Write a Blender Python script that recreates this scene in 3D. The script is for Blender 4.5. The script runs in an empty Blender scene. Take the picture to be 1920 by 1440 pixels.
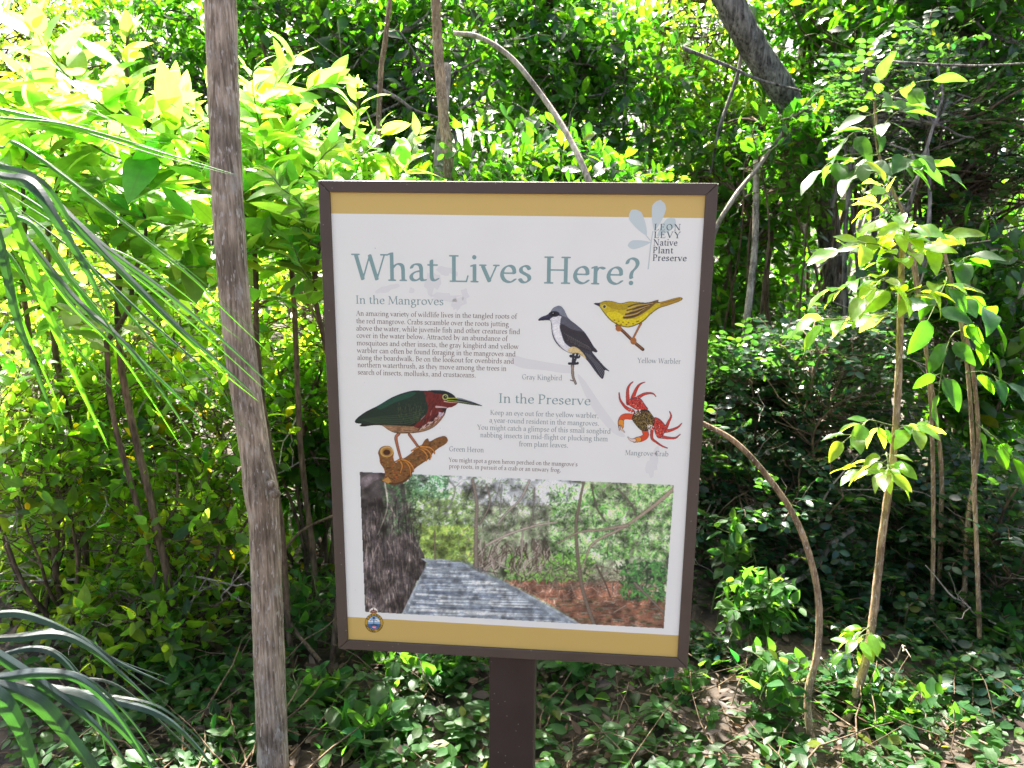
import bpy, math, random
import numpy as np
from math import sin, cos, tan, pi, radians as R
from mathutils import Vector, Matrix

# ------------------------------------------------------------------ camera, sky, sun, exposure
SC = bpy.context.scene
COL = SC.collection
CAM_H, PITCH, ROLL, FPX = 1.50, 0.2235, 0.0090, 1500.0
fw = np.array([0, cos(PITCH), -sin(PITCH)])
_up = np.array([0, sin(PITCH), cos(PITCH)])
_rt = np.array([1.0, 0, 0])
rt = _rt * cos(ROLL) + _up * sin(ROLL)
up = -_rt * sin(ROLL) + _up * cos(ROLL)
CP = np.array([0, 0, CAM_H])
cam_d = bpy.data.cameras.new('camera')
cam = bpy.data.objects.new('camera', cam_d)
COL.objects.link(cam)
m = Matrix.Identity(4)
for i in range(3):
    m[i][0] = rt[i]; m[i][1] = up[i]; m[i][2] = -fw[i]; m[i][3] = CP[i]
cam.matrix_world = m
cam_d.sensor_width = 36
cam_d.lens = 36 * FPX / 1920
cam_d.clip_start = 0.05
cam_d.clip_end = 2000
cam_d.dof.use_dof = True
cam_d.dof.focus_distance = 1.45
cam_d.dof.aperture_fstop = 13.0
SC.camera = cam

SUN_EL, SUN_AZ = R(52), R(-15)          # azimuth from +Y, negative = left of the view
world = bpy.data.worlds.new('World')
SC.world = world
world.use_nodes = True
wn = world.node_tree
bg = wn.nodes['Background']
sky = wn.nodes.new('ShaderNodeTexSky')
sky.sky_type = 'NISHITA'
sky.sun_disc = False
sky.sun_elevation = SUN_EL
sky.sun_rotation = SUN_AZ
sky.air_density = 0.55
sky.dust_density = 7.0
sky.ozone_density = 0.5
wn.links.new(sky.outputs[0], bg.inputs[0])
bg.inputs[1].default_value = 0.09
sun_d = bpy.data.lights.new('sun', 'SUN')
sun_d.energy = 5.0
sun_d.angle = R(0.5)
sun_d.color = (1.0, 0.95, 0.86)
sun = bpy.data.objects.new('sun', sun_d)
COL.objects.link(sun)
to_sun = Vector((sin(SUN_AZ) * cos(SUN_EL), cos(SUN_AZ) * cos(SUN_EL), sin(SUN_EL)))
sun.rotation_euler = to_sun.to_track_quat('Z', 'Y').to_euler()
sun.location = to_sun * 30
SC.view_settings.view_transform = 'Standard'
SC.view_settings.look = 'None'
SC.view_settings.exposure = 2.95
SC.view_settings.gamma = 1
SC.cycles.max_bounces = 8
SC.cycles.diffuse_bounces = 4
SC.cycles.transmission_bounces = 6
SC.cycles.glossy_bounces = 3
SC.cycles.use_denoising = True

# ------------------------------------------------------------------ pixel <-> place
def ray(px, py):
    px = np.asarray(px, float); py = np.asarray(py, float)
    a = (px - 960) / FPX; b = (720 - py) / FPX
    return fw + a[..., None] * rt + b[..., None] * up

def at(px, py, Y):
    """the point of the photo pixel at distance Y in front of the camera"""
    d = ray(px, py)
    return CP + d * (np.asarray(Y, float) / d[..., 1])[..., None]

# ------------------------------------------------------------------ object helpers
def tag(o, label=None, cat=None, group=None, kind=None):
    if label: o['label'] = label
    if cat: o['category'] = cat
    if group: o['group'] = group
    if kind: o['kind'] = kind
    return o

def empty(name, loc, rz=0.0):
    o = bpy.data.objects.new(name, None)
    o.empty_display_size = 0.1
    o.location = [float(v) for v in loc]
    o.rotation_euler = (0, 0, rz)
    COL.objects.link(o)
    return o

def mesh_obj(name, verts, faces, mat, parent=None, smooth=True, uv=None, col=None, origin=None):
    """verts (n,3), faces: array (m,k) or list of lists -> ONE linked mesh object"""
    verts = np.asarray(verts, np.float32)
    me = bpy.data.meshes.new(name)
    if isinstance(faces, np.ndarray):
        nf, k = faces.shape
        me.vertices.add(len(verts)); me.vertices.foreach_set('co', verts.ravel())
        me.loops.add(nf * k); me.loops.foreach_set('vertex_index', faces.astype(np.int32).ravel())
        me.polygons.add(nf)
        me.polygons.foreach_set('loop_start', np.arange(0, nf * k, k, dtype=np.int32))
        me.polygons.foreach_set('loop_total', np.full(nf, k, np.int32))
    else:
        me.from_pydata([tuple(map(float, v)) for v in verts], [], faces)
    me.update(calc_edges=True)
    me.polygons.foreach_set('use_smooth', np.full(len(me.polygons), smooth, bool))
    if uv is not None:
        li = np.empty(len(me.loops), np.int32); me.loops.foreach_get('vertex_index', li)
        l = me.uv_layers.new(name='UVMap'); l.data.foreach_set('uv', np.asarray(uv, np.float32)[li].ravel())
    if col is not None:
        c = np.ones((len(verts), 4), np.float32); c[:, :3] = col
        a = me.color_attributes.new('tint', 'FLOAT_COLOR', 'POINT'); a.data.foreach_set('color', c.ravel())
    me.materials.append(mat)
    o = bpy.data.objects.new(name, me)
    COL.objects.link(o)
    if parent is not None:
        o.parent = parent
    return o

def s2l(c):
    c = np.asarray(c, float) / 255.0
    return np.where(c <= 0.04045, c / 12.92, ((c + 0.055) / 1.055) ** 2.4)

# ------------------------------------------------------------------ materials
def new_mat(name):
    mt = bpy.data.materials.new(name)
    mt.use_nodes = True
    nt = mt.node_tree
    return mt, nt, nt.nodes['Principled BSDF'], nt.nodes['Material Output']

def N(nt, t, **kw):
    n = nt.nodes.new(t)
    for k, v in kw.items():
        setattr(n, k, v)
    return n

def mixrgb(nt, fac, a, b, mode='MIX'):
    n = N(nt, 'ShaderNodeMix', data_type='RGBA', blend_type=mode)
    for s, v in ((n.inputs[0], fac), (n.inputs[6], a), (n.inputs[7], b)):
        if hasattr(v, 'links'): nt.links.new(v, s)
        elif isinstance(v, (int, float)): s.default_value = v
        else: s.default_value = (*v[:3], 1)
    return n.outputs[2]

def leaf_mat(name, front, trans, rough=0.36, tfac=0.5, spec=0.5, vein=0.35, patch=0.25, ribs=0.0):
    mt, nt, pb, out = new_mat(name)
    L = nt.links
    ca = N(nt, 'ShaderNodeAttribute', attribute_name='tint')
    uvn = N(nt, 'ShaderNodeTexCoord')
    sep = N(nt, 'ShaderNodeSeparateXYZ'); L.new(uvn.outputs['UV'], sep.inputs[0])
    # midrib line and side veins
    ab = N(nt, 'ShaderNodeMath', operation='ABSOLUTE'); L.new(sep.outputs[0], ab.inputs[0])
    mr = N(nt, 'ShaderNodeMapRange'); L.new(ab.outputs[0], mr.inputs[0])
    mr.inputs[1].default_value = 0.03; mr.inputs[2].default_value = 0.12
    mr.inputs[3].default_value = 1; mr.inputs[4].default_value = 0
    ad = N(nt, 'ShaderNodeMath', operation='MULTIPLY_ADD'); L.new(ab.outputs[0], ad.inputs[0])
    ad.inputs[1].default_value = -0.35; L.new(sep.outputs[1], ad.inputs[2])
    fr = N(nt, 'ShaderNodeMath', operation='MULTIPLY'); L.new(ad.outputs[0], fr.inputs[0]); fr.inputs[1].default_value = 9
    fr2 = N(nt, 'ShaderNodeMath', operation='FRACT'); L.new(fr.outputs[0], fr2.inputs[0])
    m2 = N(nt, 'ShaderNodeMapRange'); L.new(fr2.outputs[0], m2.inputs[0])
    m2.inputs[1].default_value = 0.0; m2.inputs[2].default_value = 0.16
    m2.inputs[3].default_value = 0.45; m2.inputs[4].default_value = 0
    mx = N(nt, 'ShaderNodeMath', operation='MAXIMUM'); L.new(mr.outputs[0], mx.inputs[0]); L.new(m2.outputs[0], mx.inputs[1])
    if ribs:                        # long parallel ribs of a palm blade instead of side veins
        rb = N(nt, 'ShaderNodeMath', operation='MULTIPLY'); L.new(sep.outputs[0], rb.inputs[0]); rb.inputs[1].default_value = 26
        sn = N(nt, 'ShaderNodeMath', operation='SINE'); L.new(rb.outputs[0], sn.inputs[0])
        rm = N(nt, 'ShaderNodeMapRange'); L.new(sn.outputs[0], rm.inputs[0])
        rm.inputs[1].default_value = 0; rm.inputs[2].default_value = 1; rm.inputs[3].default_value = 0; rm.inputs[4].default_value = ribs
        mx = N(nt, 'ShaderNodeMath', operation='MAXIMUM'); L.new(mr.outputs[0], mx.inputs[0]); L.new(rm.outputs[0], mx.inputs[1])
    vf = N(nt, 'ShaderNodeMath', operation='MULTIPLY'); L.new(mx.outputs[0], vf.inputs[0]); vf.inputs[1].default_value = vein
    nz = N(nt, 'ShaderNodeTexNoise'); nz.inputs['Scale'].default_value = 34; nz.inputs['Detail'].default_value = 3
    geo = N(nt, 'ShaderNodeNewGeometry'); L.new(geo.outputs['Position'], nz.inputs['Vector'])
    nr = N(nt, 'ShaderNodeMapRange'); L.new(nz.outputs[0], nr.inputs[0])
    nr.inputs[1].default_value = 0.3; nr.inputs[2].default_value = 0.7
    nr.inputs[3].default_value = 1 - patch; nr.inputs[4].default_value = 1 + patch
    def coloured(c, veinc):
        a = mixrgb(nt, 1.0, c, ca.outputs['Color'], 'MULTIPLY')
        a = mixrgb(nt, 1.0, a, nr.outputs[0], 'MULTIPLY')
        return mixrgb(nt, vf.outputs[0], a, veinc)
    fc = coloured(front, [min(1, v * 1.7 + 0.03) for v in front])
    tc = coloured(trans, [v * 0.75 for v in trans])
    L.new(fc, pb.inputs['Base Color'])
    pb.inputs['Roughness'].default_value = rough
    pb.inputs['Specular IOR Level'].default_value = spec
    tb = N(nt, 'ShaderNodeBsdfTranslucent'); L.new(tc, tb.inputs[0])
    mixs = N(nt, 'ShaderNodeMixShader'); mixs.inputs[0].default_value = tfac
    L.new(pb.outputs[0], mixs.inputs[1]); L.new(tb.outputs[0], mixs.inputs[2])
    L.new(mixs.outputs[0], out.inputs[0])
    bp = N(nt, 'ShaderNodeBump'); bp.inputs['Strength'].default_value = 0.25; bp.inputs['Distance'].default_value = 0.002
    L.new(vf.outputs[0], bp.inputs['Height']); L.new(bp.outputs[0], pb.inputs['Normal'])
    return mt

def bark_mat(name, dark, light, scale=(60, 60, 8), rough=0.85, bump=0.6, fleck=None, fleck_size=90, dist=0.004, lichen=None):
    mt, nt, pb, out = new_mat(name)
    L = nt.links
    tc = N(nt, 'ShaderNodeTexCoord')
    mp = N(nt, 'ShaderNodeMapping'); L.new(tc.outputs['Object'], mp.inputs[0]); mp.inputs['Scale'].default_value = scale
    nz = N(nt, 'ShaderNodeTexNoise'); L.new(mp.outputs[0], nz.inputs['Vector'])
    nz.inputs['Scale'].default_value = 1.0; nz.inputs['Detail'].default_value = 6; nz.inputs['Roughness'].default_value = 0.65
    cr = N(nt, 'ShaderNodeValToRGB'); L.new(nz.outputs[0], cr.inputs[0])
    cr.color_ramp.elements[0].position = 0.36; cr.color_ramp.elements[0].color = (*dark, 1)
    cr.color_ramp.elements[1].position = 0.66; cr.color_ramp.elements[1].color = (*light, 1)
    c = cr.outputs[0]
    # broad tone patches (lichen)
    n2 = N(nt, 'ShaderNodeTexNoise'); L.new(tc.outputs['Object'], n2.inputs['Vector']); n2.inputs['Scale'].default_value = 9; n2.inputs['Detail'].default_value = 3
    r2 = N(nt, 'ShaderNodeMapRange'); L.new(n2.outputs[0], r2.inputs[0])
    r2.inputs[1].default_value = 0.35; r2.inputs[2].default_value = 0.7; r2.inputs[3].default_value = 0.6; r2.inputs[4].default_value = 1.45
    c = mixrgb(nt, 1.0, c, r2.outputs[0], 'MULTIPLY')
    if fleck:
        m3 = N(nt, 'ShaderNodeMapping'); L.new(tc.outputs['Object'], m3.inputs[0]); m3.inputs['Scale'].default_value = (fleck_size * 3.2, fleck_size * 3.2, fleck_size * 0.7)
        n3 = N(nt, 'ShaderNodeTexNoise'); L.new(m3.outputs[0], n3.inputs['Vector']); n3.inputs['Scale'].default_value = 1; n3.inputs['Detail'].default_value = 2
        r3 = N(nt, 'ShaderNodeMapRange'); L.new(n3.outputs[0], r3.inputs[0])
        r3.inputs[1].default_value = 0.60; r3.inputs[2].default_value = 0.68
        c = mixrgb(nt, r3.outputs[0], c, fleck)
    if lichen:
        m4 = N(nt, 'ShaderNodeMapping'); L.new(tc.outputs['Object'], m4.inputs[0]); m4.inputs['Scale'].default_value = (26, 26, 15); m4.inputs['Location'].default_value = (3, 1, 7)
        n4 = N(nt, 'ShaderNodeTexNoise'); L.new(m4.outputs[0], n4.inputs['Vector']); n4.inputs['Scale'].default_value = 1; n4.inputs['Detail'].default_value = 5; n4.inputs['Roughness'].default_value = 0.7
        r4 = N(nt, 'ShaderNodeMapRange'); L.new(n4.outputs[0], r4.inputs[0])
        r4.inputs[1].default_value = 0.54; r4.inputs[2].default_value = 0.66; r4.inputs[3].default_value = 0; r4.inputs[4].default_value = 0.6
        c = mixrgb(nt, r4.outputs[0], c, lichen)
    L.new(c, pb.inputs['Base Color'])
    pb.inputs['Roughness'].default_value = rough
    pb.inputs['Specular IOR Level'].default_value = 0.25
    bp = N(nt, 'ShaderNodeBump'); bp.inputs['Strength'].default_value = bump; bp.inputs['Distance'].default_value = dist
    L.new(nz.outputs[0], bp.inputs['Height']); L.new(bp.outputs[0], pb.inputs['Normal'])
    return mt

def plain_mat(name, col, rough=0.5, spec=0.4, noise=0.1, scale=40, bump=0.0, metallic=0.0, specks=None, speck_scale=45, speck_size=0.035):
    mt, nt, pb, out = new_mat(name)
    L = nt.links
    tc = N(nt, 'ShaderNodeTexCoord')
    nz = N(nt, 'ShaderNodeTexNoise'); L.new(tc.outputs['Object'], nz.inputs['Vector']); nz.inputs['Scale'].default_value = scale; nz.inputs['Detail'].default_value = 5
    mr = N(nt, 'ShaderNodeMapRange'); L.new(nz.outputs[0], mr.inputs[0])
    mr.inputs[1].default_value = 0.25; mr.inputs[2].default_value = 0.75
    mr.inputs[3].default_value = 1 - noise; mr.inputs[4].default_value = 1 + noise
    c = mixrgb(nt, 1.0, col, mr.outputs[0], 'MULTIPLY')
    if specks:      # scattered fly specks, chips and dust grains
        vo = N(nt, 'ShaderNodeTexVoronoi'); L.new(tc.outputs['Object'], vo.inputs['Vector']); vo.inputs['Scale'].default_value = speck_scale
        lt = N(nt, 'ShaderNodeMath', operation='LESS_THAN'); L.new(vo.outputs['Distance'], lt.inputs[0]); lt.inputs[1].default_value = speck_size
        c = mixrgb(nt, lt.outputs[0], c, specks)
        rr = N(nt, 'ShaderNodeMapRange'); L.new(nz.outputs[0], rr.inputs[0]); rr.inputs[1].default_value = 0.3; rr.inputs[2].default_value = 0.7
        rr.inputs[3].default_value = rough - 0.08; rr.inputs[4].default_value = rough + 0.12
        L.new(rr.outputs[0], pb.inputs['Roughness'])
    L.new(c, pb.inputs['Base Color'])
    pb.inputs['Roughness'].default_value = rough
    pb.inputs['Specular IOR Level'].default_value = spec
    pb.inputs['Metallic'].default_value = metallic
    if bump:
        n2 = N(nt, 'ShaderNodeTexNoise'); L.new(tc.outputs['Object'], n2.inputs['Vector']); n2.inputs['Scale'].default_value = scale * 18
        bp = N(nt, 'ShaderNodeBump'); bp.inputs['Strength'].default_value = bump; bp.inputs['Distance'].default_value = 0.0006
        L.new(n2.outputs[0], bp.inputs['Height']); L.new(bp.outputs[0], pb.inputs['Normal'])
    return mt

def print_mat(name):
    mt, nt, pb, out = new_mat(name)
    ca = N(nt, 'ShaderNodeAttribute', attribute_name='tint')
    c = mixrgb(nt, 1.0, ca.outputs['Color'], (1.0, 0.99, 0.88), 'MULTIPLY')
    nt.links.new(c, pb.inputs['Base Color'])
    pb.inputs['Roughness'].default_value = 0.42
    pb.inputs['Specular IOR Level'].default_value = 0.35
    return mt

def tint_mat(name, rough=0.8):
    mt, nt, pb, out = new_mat(name)
    ca = N(nt, 'ShaderNodeAttribute', attribute_name='tint')
    nz = N(nt, 'ShaderNodeTexNoise'); nz.inputs['Scale'].default_value = 120
    c = mixrgb(nt, 0.35, ca.outputs['Color'], nz.outputs[0], 'MULTIPLY')
    nt.links.new(c, pb.inputs['Base Color'])
    pb.inputs['Roughness'].default_value = rough
    return mt

M = {
    'broad': leaf_mat('broad_leaf', (0.085, 0.165, 0.035), (0.46, 0.80, 0.09), rough=0.38, tfac=0.58, patch=0.15),
    'small': leaf_mat('small_leaf', (0.035, 0.085, 0.014), (0.48, 0.82, 0.05), rough=0.25, tfac=0.60),
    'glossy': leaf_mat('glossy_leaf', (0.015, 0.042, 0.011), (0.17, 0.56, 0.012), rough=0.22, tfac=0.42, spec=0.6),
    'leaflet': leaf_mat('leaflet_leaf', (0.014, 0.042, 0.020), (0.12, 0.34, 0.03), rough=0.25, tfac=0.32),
    'sapling': leaf_mat('sapling_leaf', (0.045, 0.115, 0.018), (0.66, 0.93, 0.05), rough=0.26, tfac=0.56, spec=0.55),
    'herb': leaf_mat('herb_leaf', (0.022, 0.070, 0.014), (0.17, 0.46, 0.03), rough=0.46, tfac=0.42, spec=0.3),
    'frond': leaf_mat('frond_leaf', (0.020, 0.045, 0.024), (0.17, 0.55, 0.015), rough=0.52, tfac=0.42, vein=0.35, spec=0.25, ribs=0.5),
    'frond_shade_tone': leaf_mat('shaded_frond_leaf', (0.016, 0.027, 0.030), (0.07, 0.24, 0.02), rough=0.50, tfac=0.22, vein=0.3, spec=0.35, ribs=0.5),  # frond copy with shade and blue sky sheen put into its darker colour
    'dry': leaf_mat('dry_leaf', (0.050, 0.034, 0.022), (0.08, 0.045, 0.02), rough=0.6, tfac=0.25),
    'bark_hero': bark_mat('flecked_bark', (0.16, 0.122, 0.082), (0.54, 0.435, 0.315), scale=(150, 150, 11), fleck=(0.56, 0.50, 0.42), fleck_size=60, bump=1.0, dist=0.008, lichen=(0.46, 0.43, 0.37)),
    'bark_grey': bark_mat('grey_bark', (0.035, 0.032, 0.03), (0.36, 0.33, 0.29), scale=(70, 70, 10), bump=1.0, dist=0.02, lichen=(0.42, 0.41, 0.37)),
    'bark_pale': bark_mat('pale_bark', (0.20, 0.165, 0.125), (0.54, 0.47, 0.38), scale=(80, 80, 25), bump=0.5, fleck=(0.55, 0.52, 0.46), fleck_size=60),
    'bark_twig': bark_mat('twig_bark', (0.05, 0.035, 0.022), (0.20, 0.14, 0.085), scale=(90, 90, 20)),
    'bark_tan': bark_mat('tan_bark', (0.16, 0.10, 0.055), (0.42, 0.30, 0.18), scale=(110, 110, 25), fleck=(0.5, 0.45, 0.36), fleck_size=80),
    'stem_green': bark_mat('green_stem', (0.06, 0.09, 0.025), (0.20, 0.25, 0.08), scale=(60, 60, 12), bump=0.2),
    'brown_paint': plain_mat('brown_powder_coat', (0.085, 0.062, 0.045), rough=0.45, spec=0.4, noise=0.16, scale=14, bump=0.35, specks=(0.22, 0.19, 0.15), speck_scale=55, speck_size=0.06),
    'post_paint': plain_mat('brown_post_coat', (0.040, 0.027, 0.021), rough=0.5, spec=0.35, noise=0.22, scale=12, bump=0.35, specks=(0.16, 0.14, 0.12), speck_scale=60, speck_size=0.07),
    'panel': plain_mat('white_print_panel', (0.88, 0.88, 0.765), rough=0.38, spec=0.35, noise=0.025, scale=7, specks=(0.42, 0.38, 0.33), speck_scale=26, speck_size=0.022),
    'print': print_mat('printed_ink'),
    'litter': tint_mat('leaf_litter_tint'),
}

# ------------------------------------------------------------------ ground
def make_ground():
    g = np.concatenate([-np.geomspace(150, 6, 10), np.linspace(-5.6, 5.6, 150), np.geomspace(6, 150, 10)])
    yy = np.concatenate([-np.geomspace(120, 1, 8), np.linspace(-0.8, 9, 150), np.geomspace(9.5, 200, 12)])
    X, Y = np.meshgrid(g, yy)
    rng = np.random.default_rng(5)
    Z = np.zeros_like(X)
    for k in range(26):
        f = rng.uniform(0.6, 9); a = rng.uniform(0, 2 * pi); p = rng.uniform(0, 6.28)
        Z += 0.035 / f ** 0.8 * np.sin(f * (X * cos(a) + Y * sin(a)) + p)
    near = np.exp(-((X / 8) ** 2 + ((Y - 4) / 8) ** 2))
    Z = Z * near
    nx, ny = len(g), len(yy)
    idx = np.arange(nx * ny).reshape(ny, nx)
    F = np.stack([idx[:-1, :-1], idx[:-1, 1:], idx[1:, 1:], idx[1:, :-1]], -1).reshape(-1, 4)
    mt, nt, pb, out = new_mat('forest_soil')
    L = nt.links
    geo = N(nt, 'ShaderNodeNewGeometry')
    n1 = N(nt, 'ShaderNodeTexNoise'); n1.inputs['Scale'].default_value = 14; n1.inputs['Detail'].default_value = 8
    L.new(geo.outputs['Position'], n1.inputs['Vector'])
    cr = N(nt, 'ShaderNodeValToRGB'); L.new(n1.outputs[0], cr.inputs[0])
    cr.color_ramp.elements[0].position = 0.32; cr.color_ramp.elements[0].color = (0.014, 0.010, 0.007, 1)
    cr.color_ramp.elements[1].position = 0.7; cr.color_ramp.elements[1].color = (0.085, 0.062, 0.045, 1)
    L.new(cr.outputs[0], pb.inputs['Base Color']); pb.inputs['Roughness'].default_value = 0.95
    bp = N(nt, 'ShaderNodeBump'); bp.inputs['Strength'].default_value = 0.8; bp.inputs['Distance'].default_value = 0.03
    L.new(n1.outputs[0], bp.inputs['Height']); L.new(bp.outputs[0], pb.inputs['Normal'])
    o = mesh_obj('ground', np.stack([X, Y, Z], -1).reshape(-1, 3), F, mt)
    tag(o, 'brown forest floor of soil and leaf litter', 'ground', kind='structure')
    return o
make_ground()

# ------------------------------------------------------------------ the sign
YAW = -0.0824
SC0 = np.array([0.0006, 1.3547, CAM_H - 0.4027])        # centre of the frame's front face
SW, SH = 0.66, 0.8708
RAIL = 0.0192
ex = np.array([cos(YAW), sin(YAW), 0]); ey = np.array([-sin(YAW), cos(YAW), 0]); ez = np.array([0, 0, 1.0])
PANEL_Y = 0.0045

def onplane(px, py, depth=PANEL_Y):
    """photo pixel -> local (x, z) on the sign's face (origin at the sign's foot)"""
    d = ray(px, py)
    o = CP - (SC0 + ey * depth)
    t = -(o @ ey) / (d @ ey)
    p = o + d * t[..., None]
    return np.stack([p @ ex, p @ ez + SC0[2]], -1)

sign = empty('information_sign', (SC0[0], SC0[1], 0), YAW)
tag(sign, 'brown framed information sign headed What Lives Here on a dark post', 'sign')

def frame_rail(side):
    W2, H2 = SW / 2, SH / 2
    zc = SC0[2]
    g = 0.0005
    if side in ('top', 'bottom'):
        s = 1 if side == 'top' else -1
        prof = [(-W2 + g, s * H2), (W2 - g, s * H2), (W2 - RAIL - g, s * (H2 - RAIL)), (-W2 + RAIL + g, s * (H2 - RAIL))]
    else:
        s = -1 if side == 'left' else 1
        prof = [(s * W2, H2 - g), (s * W2, -H2 + g), (s * (W2 - RAIL), -H2 + RAIL + g), (s * (W2 - RAIL), H2 - RAIL - g)]
    v = [(x, 0, z + zc) for x, z in prof] + [(x, 0.040, z + zc) for x, z in prof]
    f = [[0, 1, 2, 3], [7, 6, 5, 4], [0, 4, 5, 1], [1, 5, 6, 2], [2, 6, 7, 3], [3, 7, 4, 0]]
    o = mesh_obj('frame_rail', v, f, M['brown_paint'], sign, smooth=False)
    import bmesh
    bm = bmesh.new(); bm.from_mesh(o.data); bmesh.ops.recalc_face_normals(bm, faces=bm.faces); bm.to_mesh(o.data); bm.free()
    b = o.modifiers.new('bevel', 'BEVEL'); b.width = 0.0011; b.segments = 2; b.limit_method = 'ANGLE'
    return o
for s in ('top', 'bottom', 'left', 'right'):
    frame_rail(s)

def box(name, x0, x1, y0, y1, z0, z1, mat, parent, bevel=0.0):
    v = [(x, y, z) for z in (z0, z1) for y in (y0, y1) for x in (x0, x1)]
    f = [[0, 2, 3, 1], [4, 5, 7, 6], [0, 1, 5, 4], [2, 6, 7, 3], [0, 4, 6, 2], [1, 3, 7, 5]]
    o = mesh_obj(name, v, f, mat, parent, smooth=False)
    if bevel:
        b = o.modifiers.new('bevel', 'BEVEL'); b.width = bevel; b.segments = 2
    return o
iw, ih = SW / 2 - RAIL + 0.006, SH / 2 - RAIL + 0.006
box('printed_panel', -iw, iw, PANEL_Y, PANEL_Y + 0.004, SC0[2] - ih, SC0[2] + ih, M['panel'], sign)
box('back_cover', -iw, iw, PANEL_Y + 0.006, 0.036, SC0[2] - ih, SC0[2] + ih, M['post_paint'], sign)
pl = onplane(np.array([917.0, 1002.0]), np.array([1330.0, 1330.0]), 0.012)
box('post', pl[0, 0], pl[1, 0], 0.012, 0.087, -0.25, SC0[2] - SH / 2 + 0.0004, M['post_paint'], sign, bevel=0.003)
box('post_bracket', pl[0, 0] - 0.0, pl[1, 0] + 0.0, 0.042, 0.050, SC0[2] - SH / 2 + 0.003, SC0[2] + 0.1, M['post_paint'], sign)

# ------------------------------------------------------------------ lettering: broad-nib strokes -> clean outlines
def spline(pts, n=8, closed=False):
    """Catmull-Rom through the points"""
    P = np.asarray(pts, float)
    if closed:
        Q = np.vstack([P[-1], P, P[0], P[1]])
    else:
        Q = np.vstack([2 * P[0] - P[1], P, 2 * P[-1] - P[-2]])
    out = []
    t = np.linspace(0, 1, n, endpoint=False)[:, None]
    for i in range(len(Q) - 3):
        a, b, c, d = Q[i:i + 4]
        out.append(0.5 * (2 * b + (c - a) * t + (2 * a - 5 * b + 4 * c - d) * t ** 2 + (3 * b - a - 3 * c + d) * t ** 3))
    out = np.vstack(out + [Q[-2][None]])
    return out

def seg_dist(X, Y, pts, rad=None):
    """signed field: radius - distance to a polyline (radius may vary along it)"""
    best = np.full(X.shape, -1e9)
    rad = np.zeros(len(pts)) if rad is None else np.broadcast_to(rad, (len(pts),))
    for i in range(len(pts) - 1):
        a, b = pts[i], pts[i + 1]
        d = b - a
        L = d @ d
        t = np.clip(((X - a[0]) * d[0] + (Y - a[1]) * d[1]) / (L if L > 1e-12 else 1), 0, 1)
        q = np.hypot(X - a[0] - t * d[0], Y - a[1] - t * d[1])
        best = np.maximum(best, rad[i] + (rad[i + 1] - rad[i]) * t - q)
    return best

def field_mesh(X, Y, F):
    """marching squares: the region F > 0 as non-overlapping polygons"""
    ny, nx = F.shape
    verts, faces, cache = [], [], {}
    def vid(key, x, y):
        k = cache.get(key)
        if k is None:
            k = cache[key] = len(verts); verts.append((x, y))
        return k
    ins = F > 0
    full = ins[:-1, :-1] & ins[:-1, 1:] & ins[1:, 1:] & ins[1:, :-1]
    some = (ins[:-1, :-1] | ins[:-1, 1:] | ins[1:, 1:] | ins[1:, :-1]) & ~full
    for j in range(ny - 1):
        i = 0
        row = full[j]
        while i < nx - 1:
            if row[i]:
                k = i
                while k < nx - 1 and row[k]: k += 1
                faces.append([vid((j, i), X[j, i], Y[j, i]), vid((j, k), X[j, k], Y[j, k]),
                              vid((j + 1, k), X[j + 1, k], Y[j + 1, k]), vid((j + 1, i), X[j + 1, i], Y[j + 1, i])])
                i = k
            else:
                i += 1
    for j, i in zip(*np.nonzero(some)):
        c = [(j, i), (j, i + 1), (j + 1, i + 1), (j + 1, i)]
        poly = []
        for q in range(4):
            a, b = c[q], c[(q + 1) % 4]
            fa, fb = F[a], F[b]
            if fa > 0: poly.append(vid(a, X[a], Y[a]))
            if (fa > 0) != (fb > 0):
                lo, hi = (a, b) if a < b else (b, a)
                t = F[lo] / (F[lo] - F[hi])
                poly.append(vid((lo, hi), X[lo] + t * (X[hi] - X[lo]), Y[lo] + t * (Y[hi] - Y[lo])))
        if len(poly) >= 3: faces.append(poly)
    return verts, faces

_a = R(20)
NIB = np.array([[cos(_a) / 0.0445, sin(_a) / 0.0445], [-sin(_a) / 0.0165, cos(_a) / 0.0165]])
THIN = np.eye(2) / 0.0165

def S(x, y, w): return ('t', [(x - w, y), (x + w, y)])          # serif
def L_(*p): return ('n', list(p))                                # straight nib stroke
def T_(*p): return ('t', list(p))                                # thin stroke
def C_(*p): return ('c', list(p))                                # curved nib stroke
def D_(x, y, r=0.05): return ('d', [(x, y, r)])
def O_(cx, cy, rx, ry): return ('o', [(cx + rx * cos(t), cy + ry * sin(t)) for t in np.linspace(0, 2 * pi, 28)])
def stem(x, y0, y1, foot=0.09, flag=True):
    g = [L_((x, y0 + .02), (x, y1 - .015))]
    if foot: g.append(S(x, y0 + .016, foot))
    if flag: g.append(T_((x - .095, y1 - .045), (x - .02, y1 - .014)))
    return g
_arch = lambda x: [C_((x, .31), (x + .09, .41), (x + .19, .445), (x + .275, .40), (x + .30, .29)), L_((x + .30, .30), (x + .30, .02)), S(x + .30, .016, .085)]
_bowlr = [C_((.13, .34), (.21, .425), (.31, .44), (.43, .37), (.47, .23), (.42, .09), (.30, .02), (.20, .03), (.13, .08))]
_bowll = [C_((.43, .37), (.35, .43), (.26, .44), (.13, .37), (.075, .22), (.12, .08), (.24, .02), (.35, .05), (.43, .13))]
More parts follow.
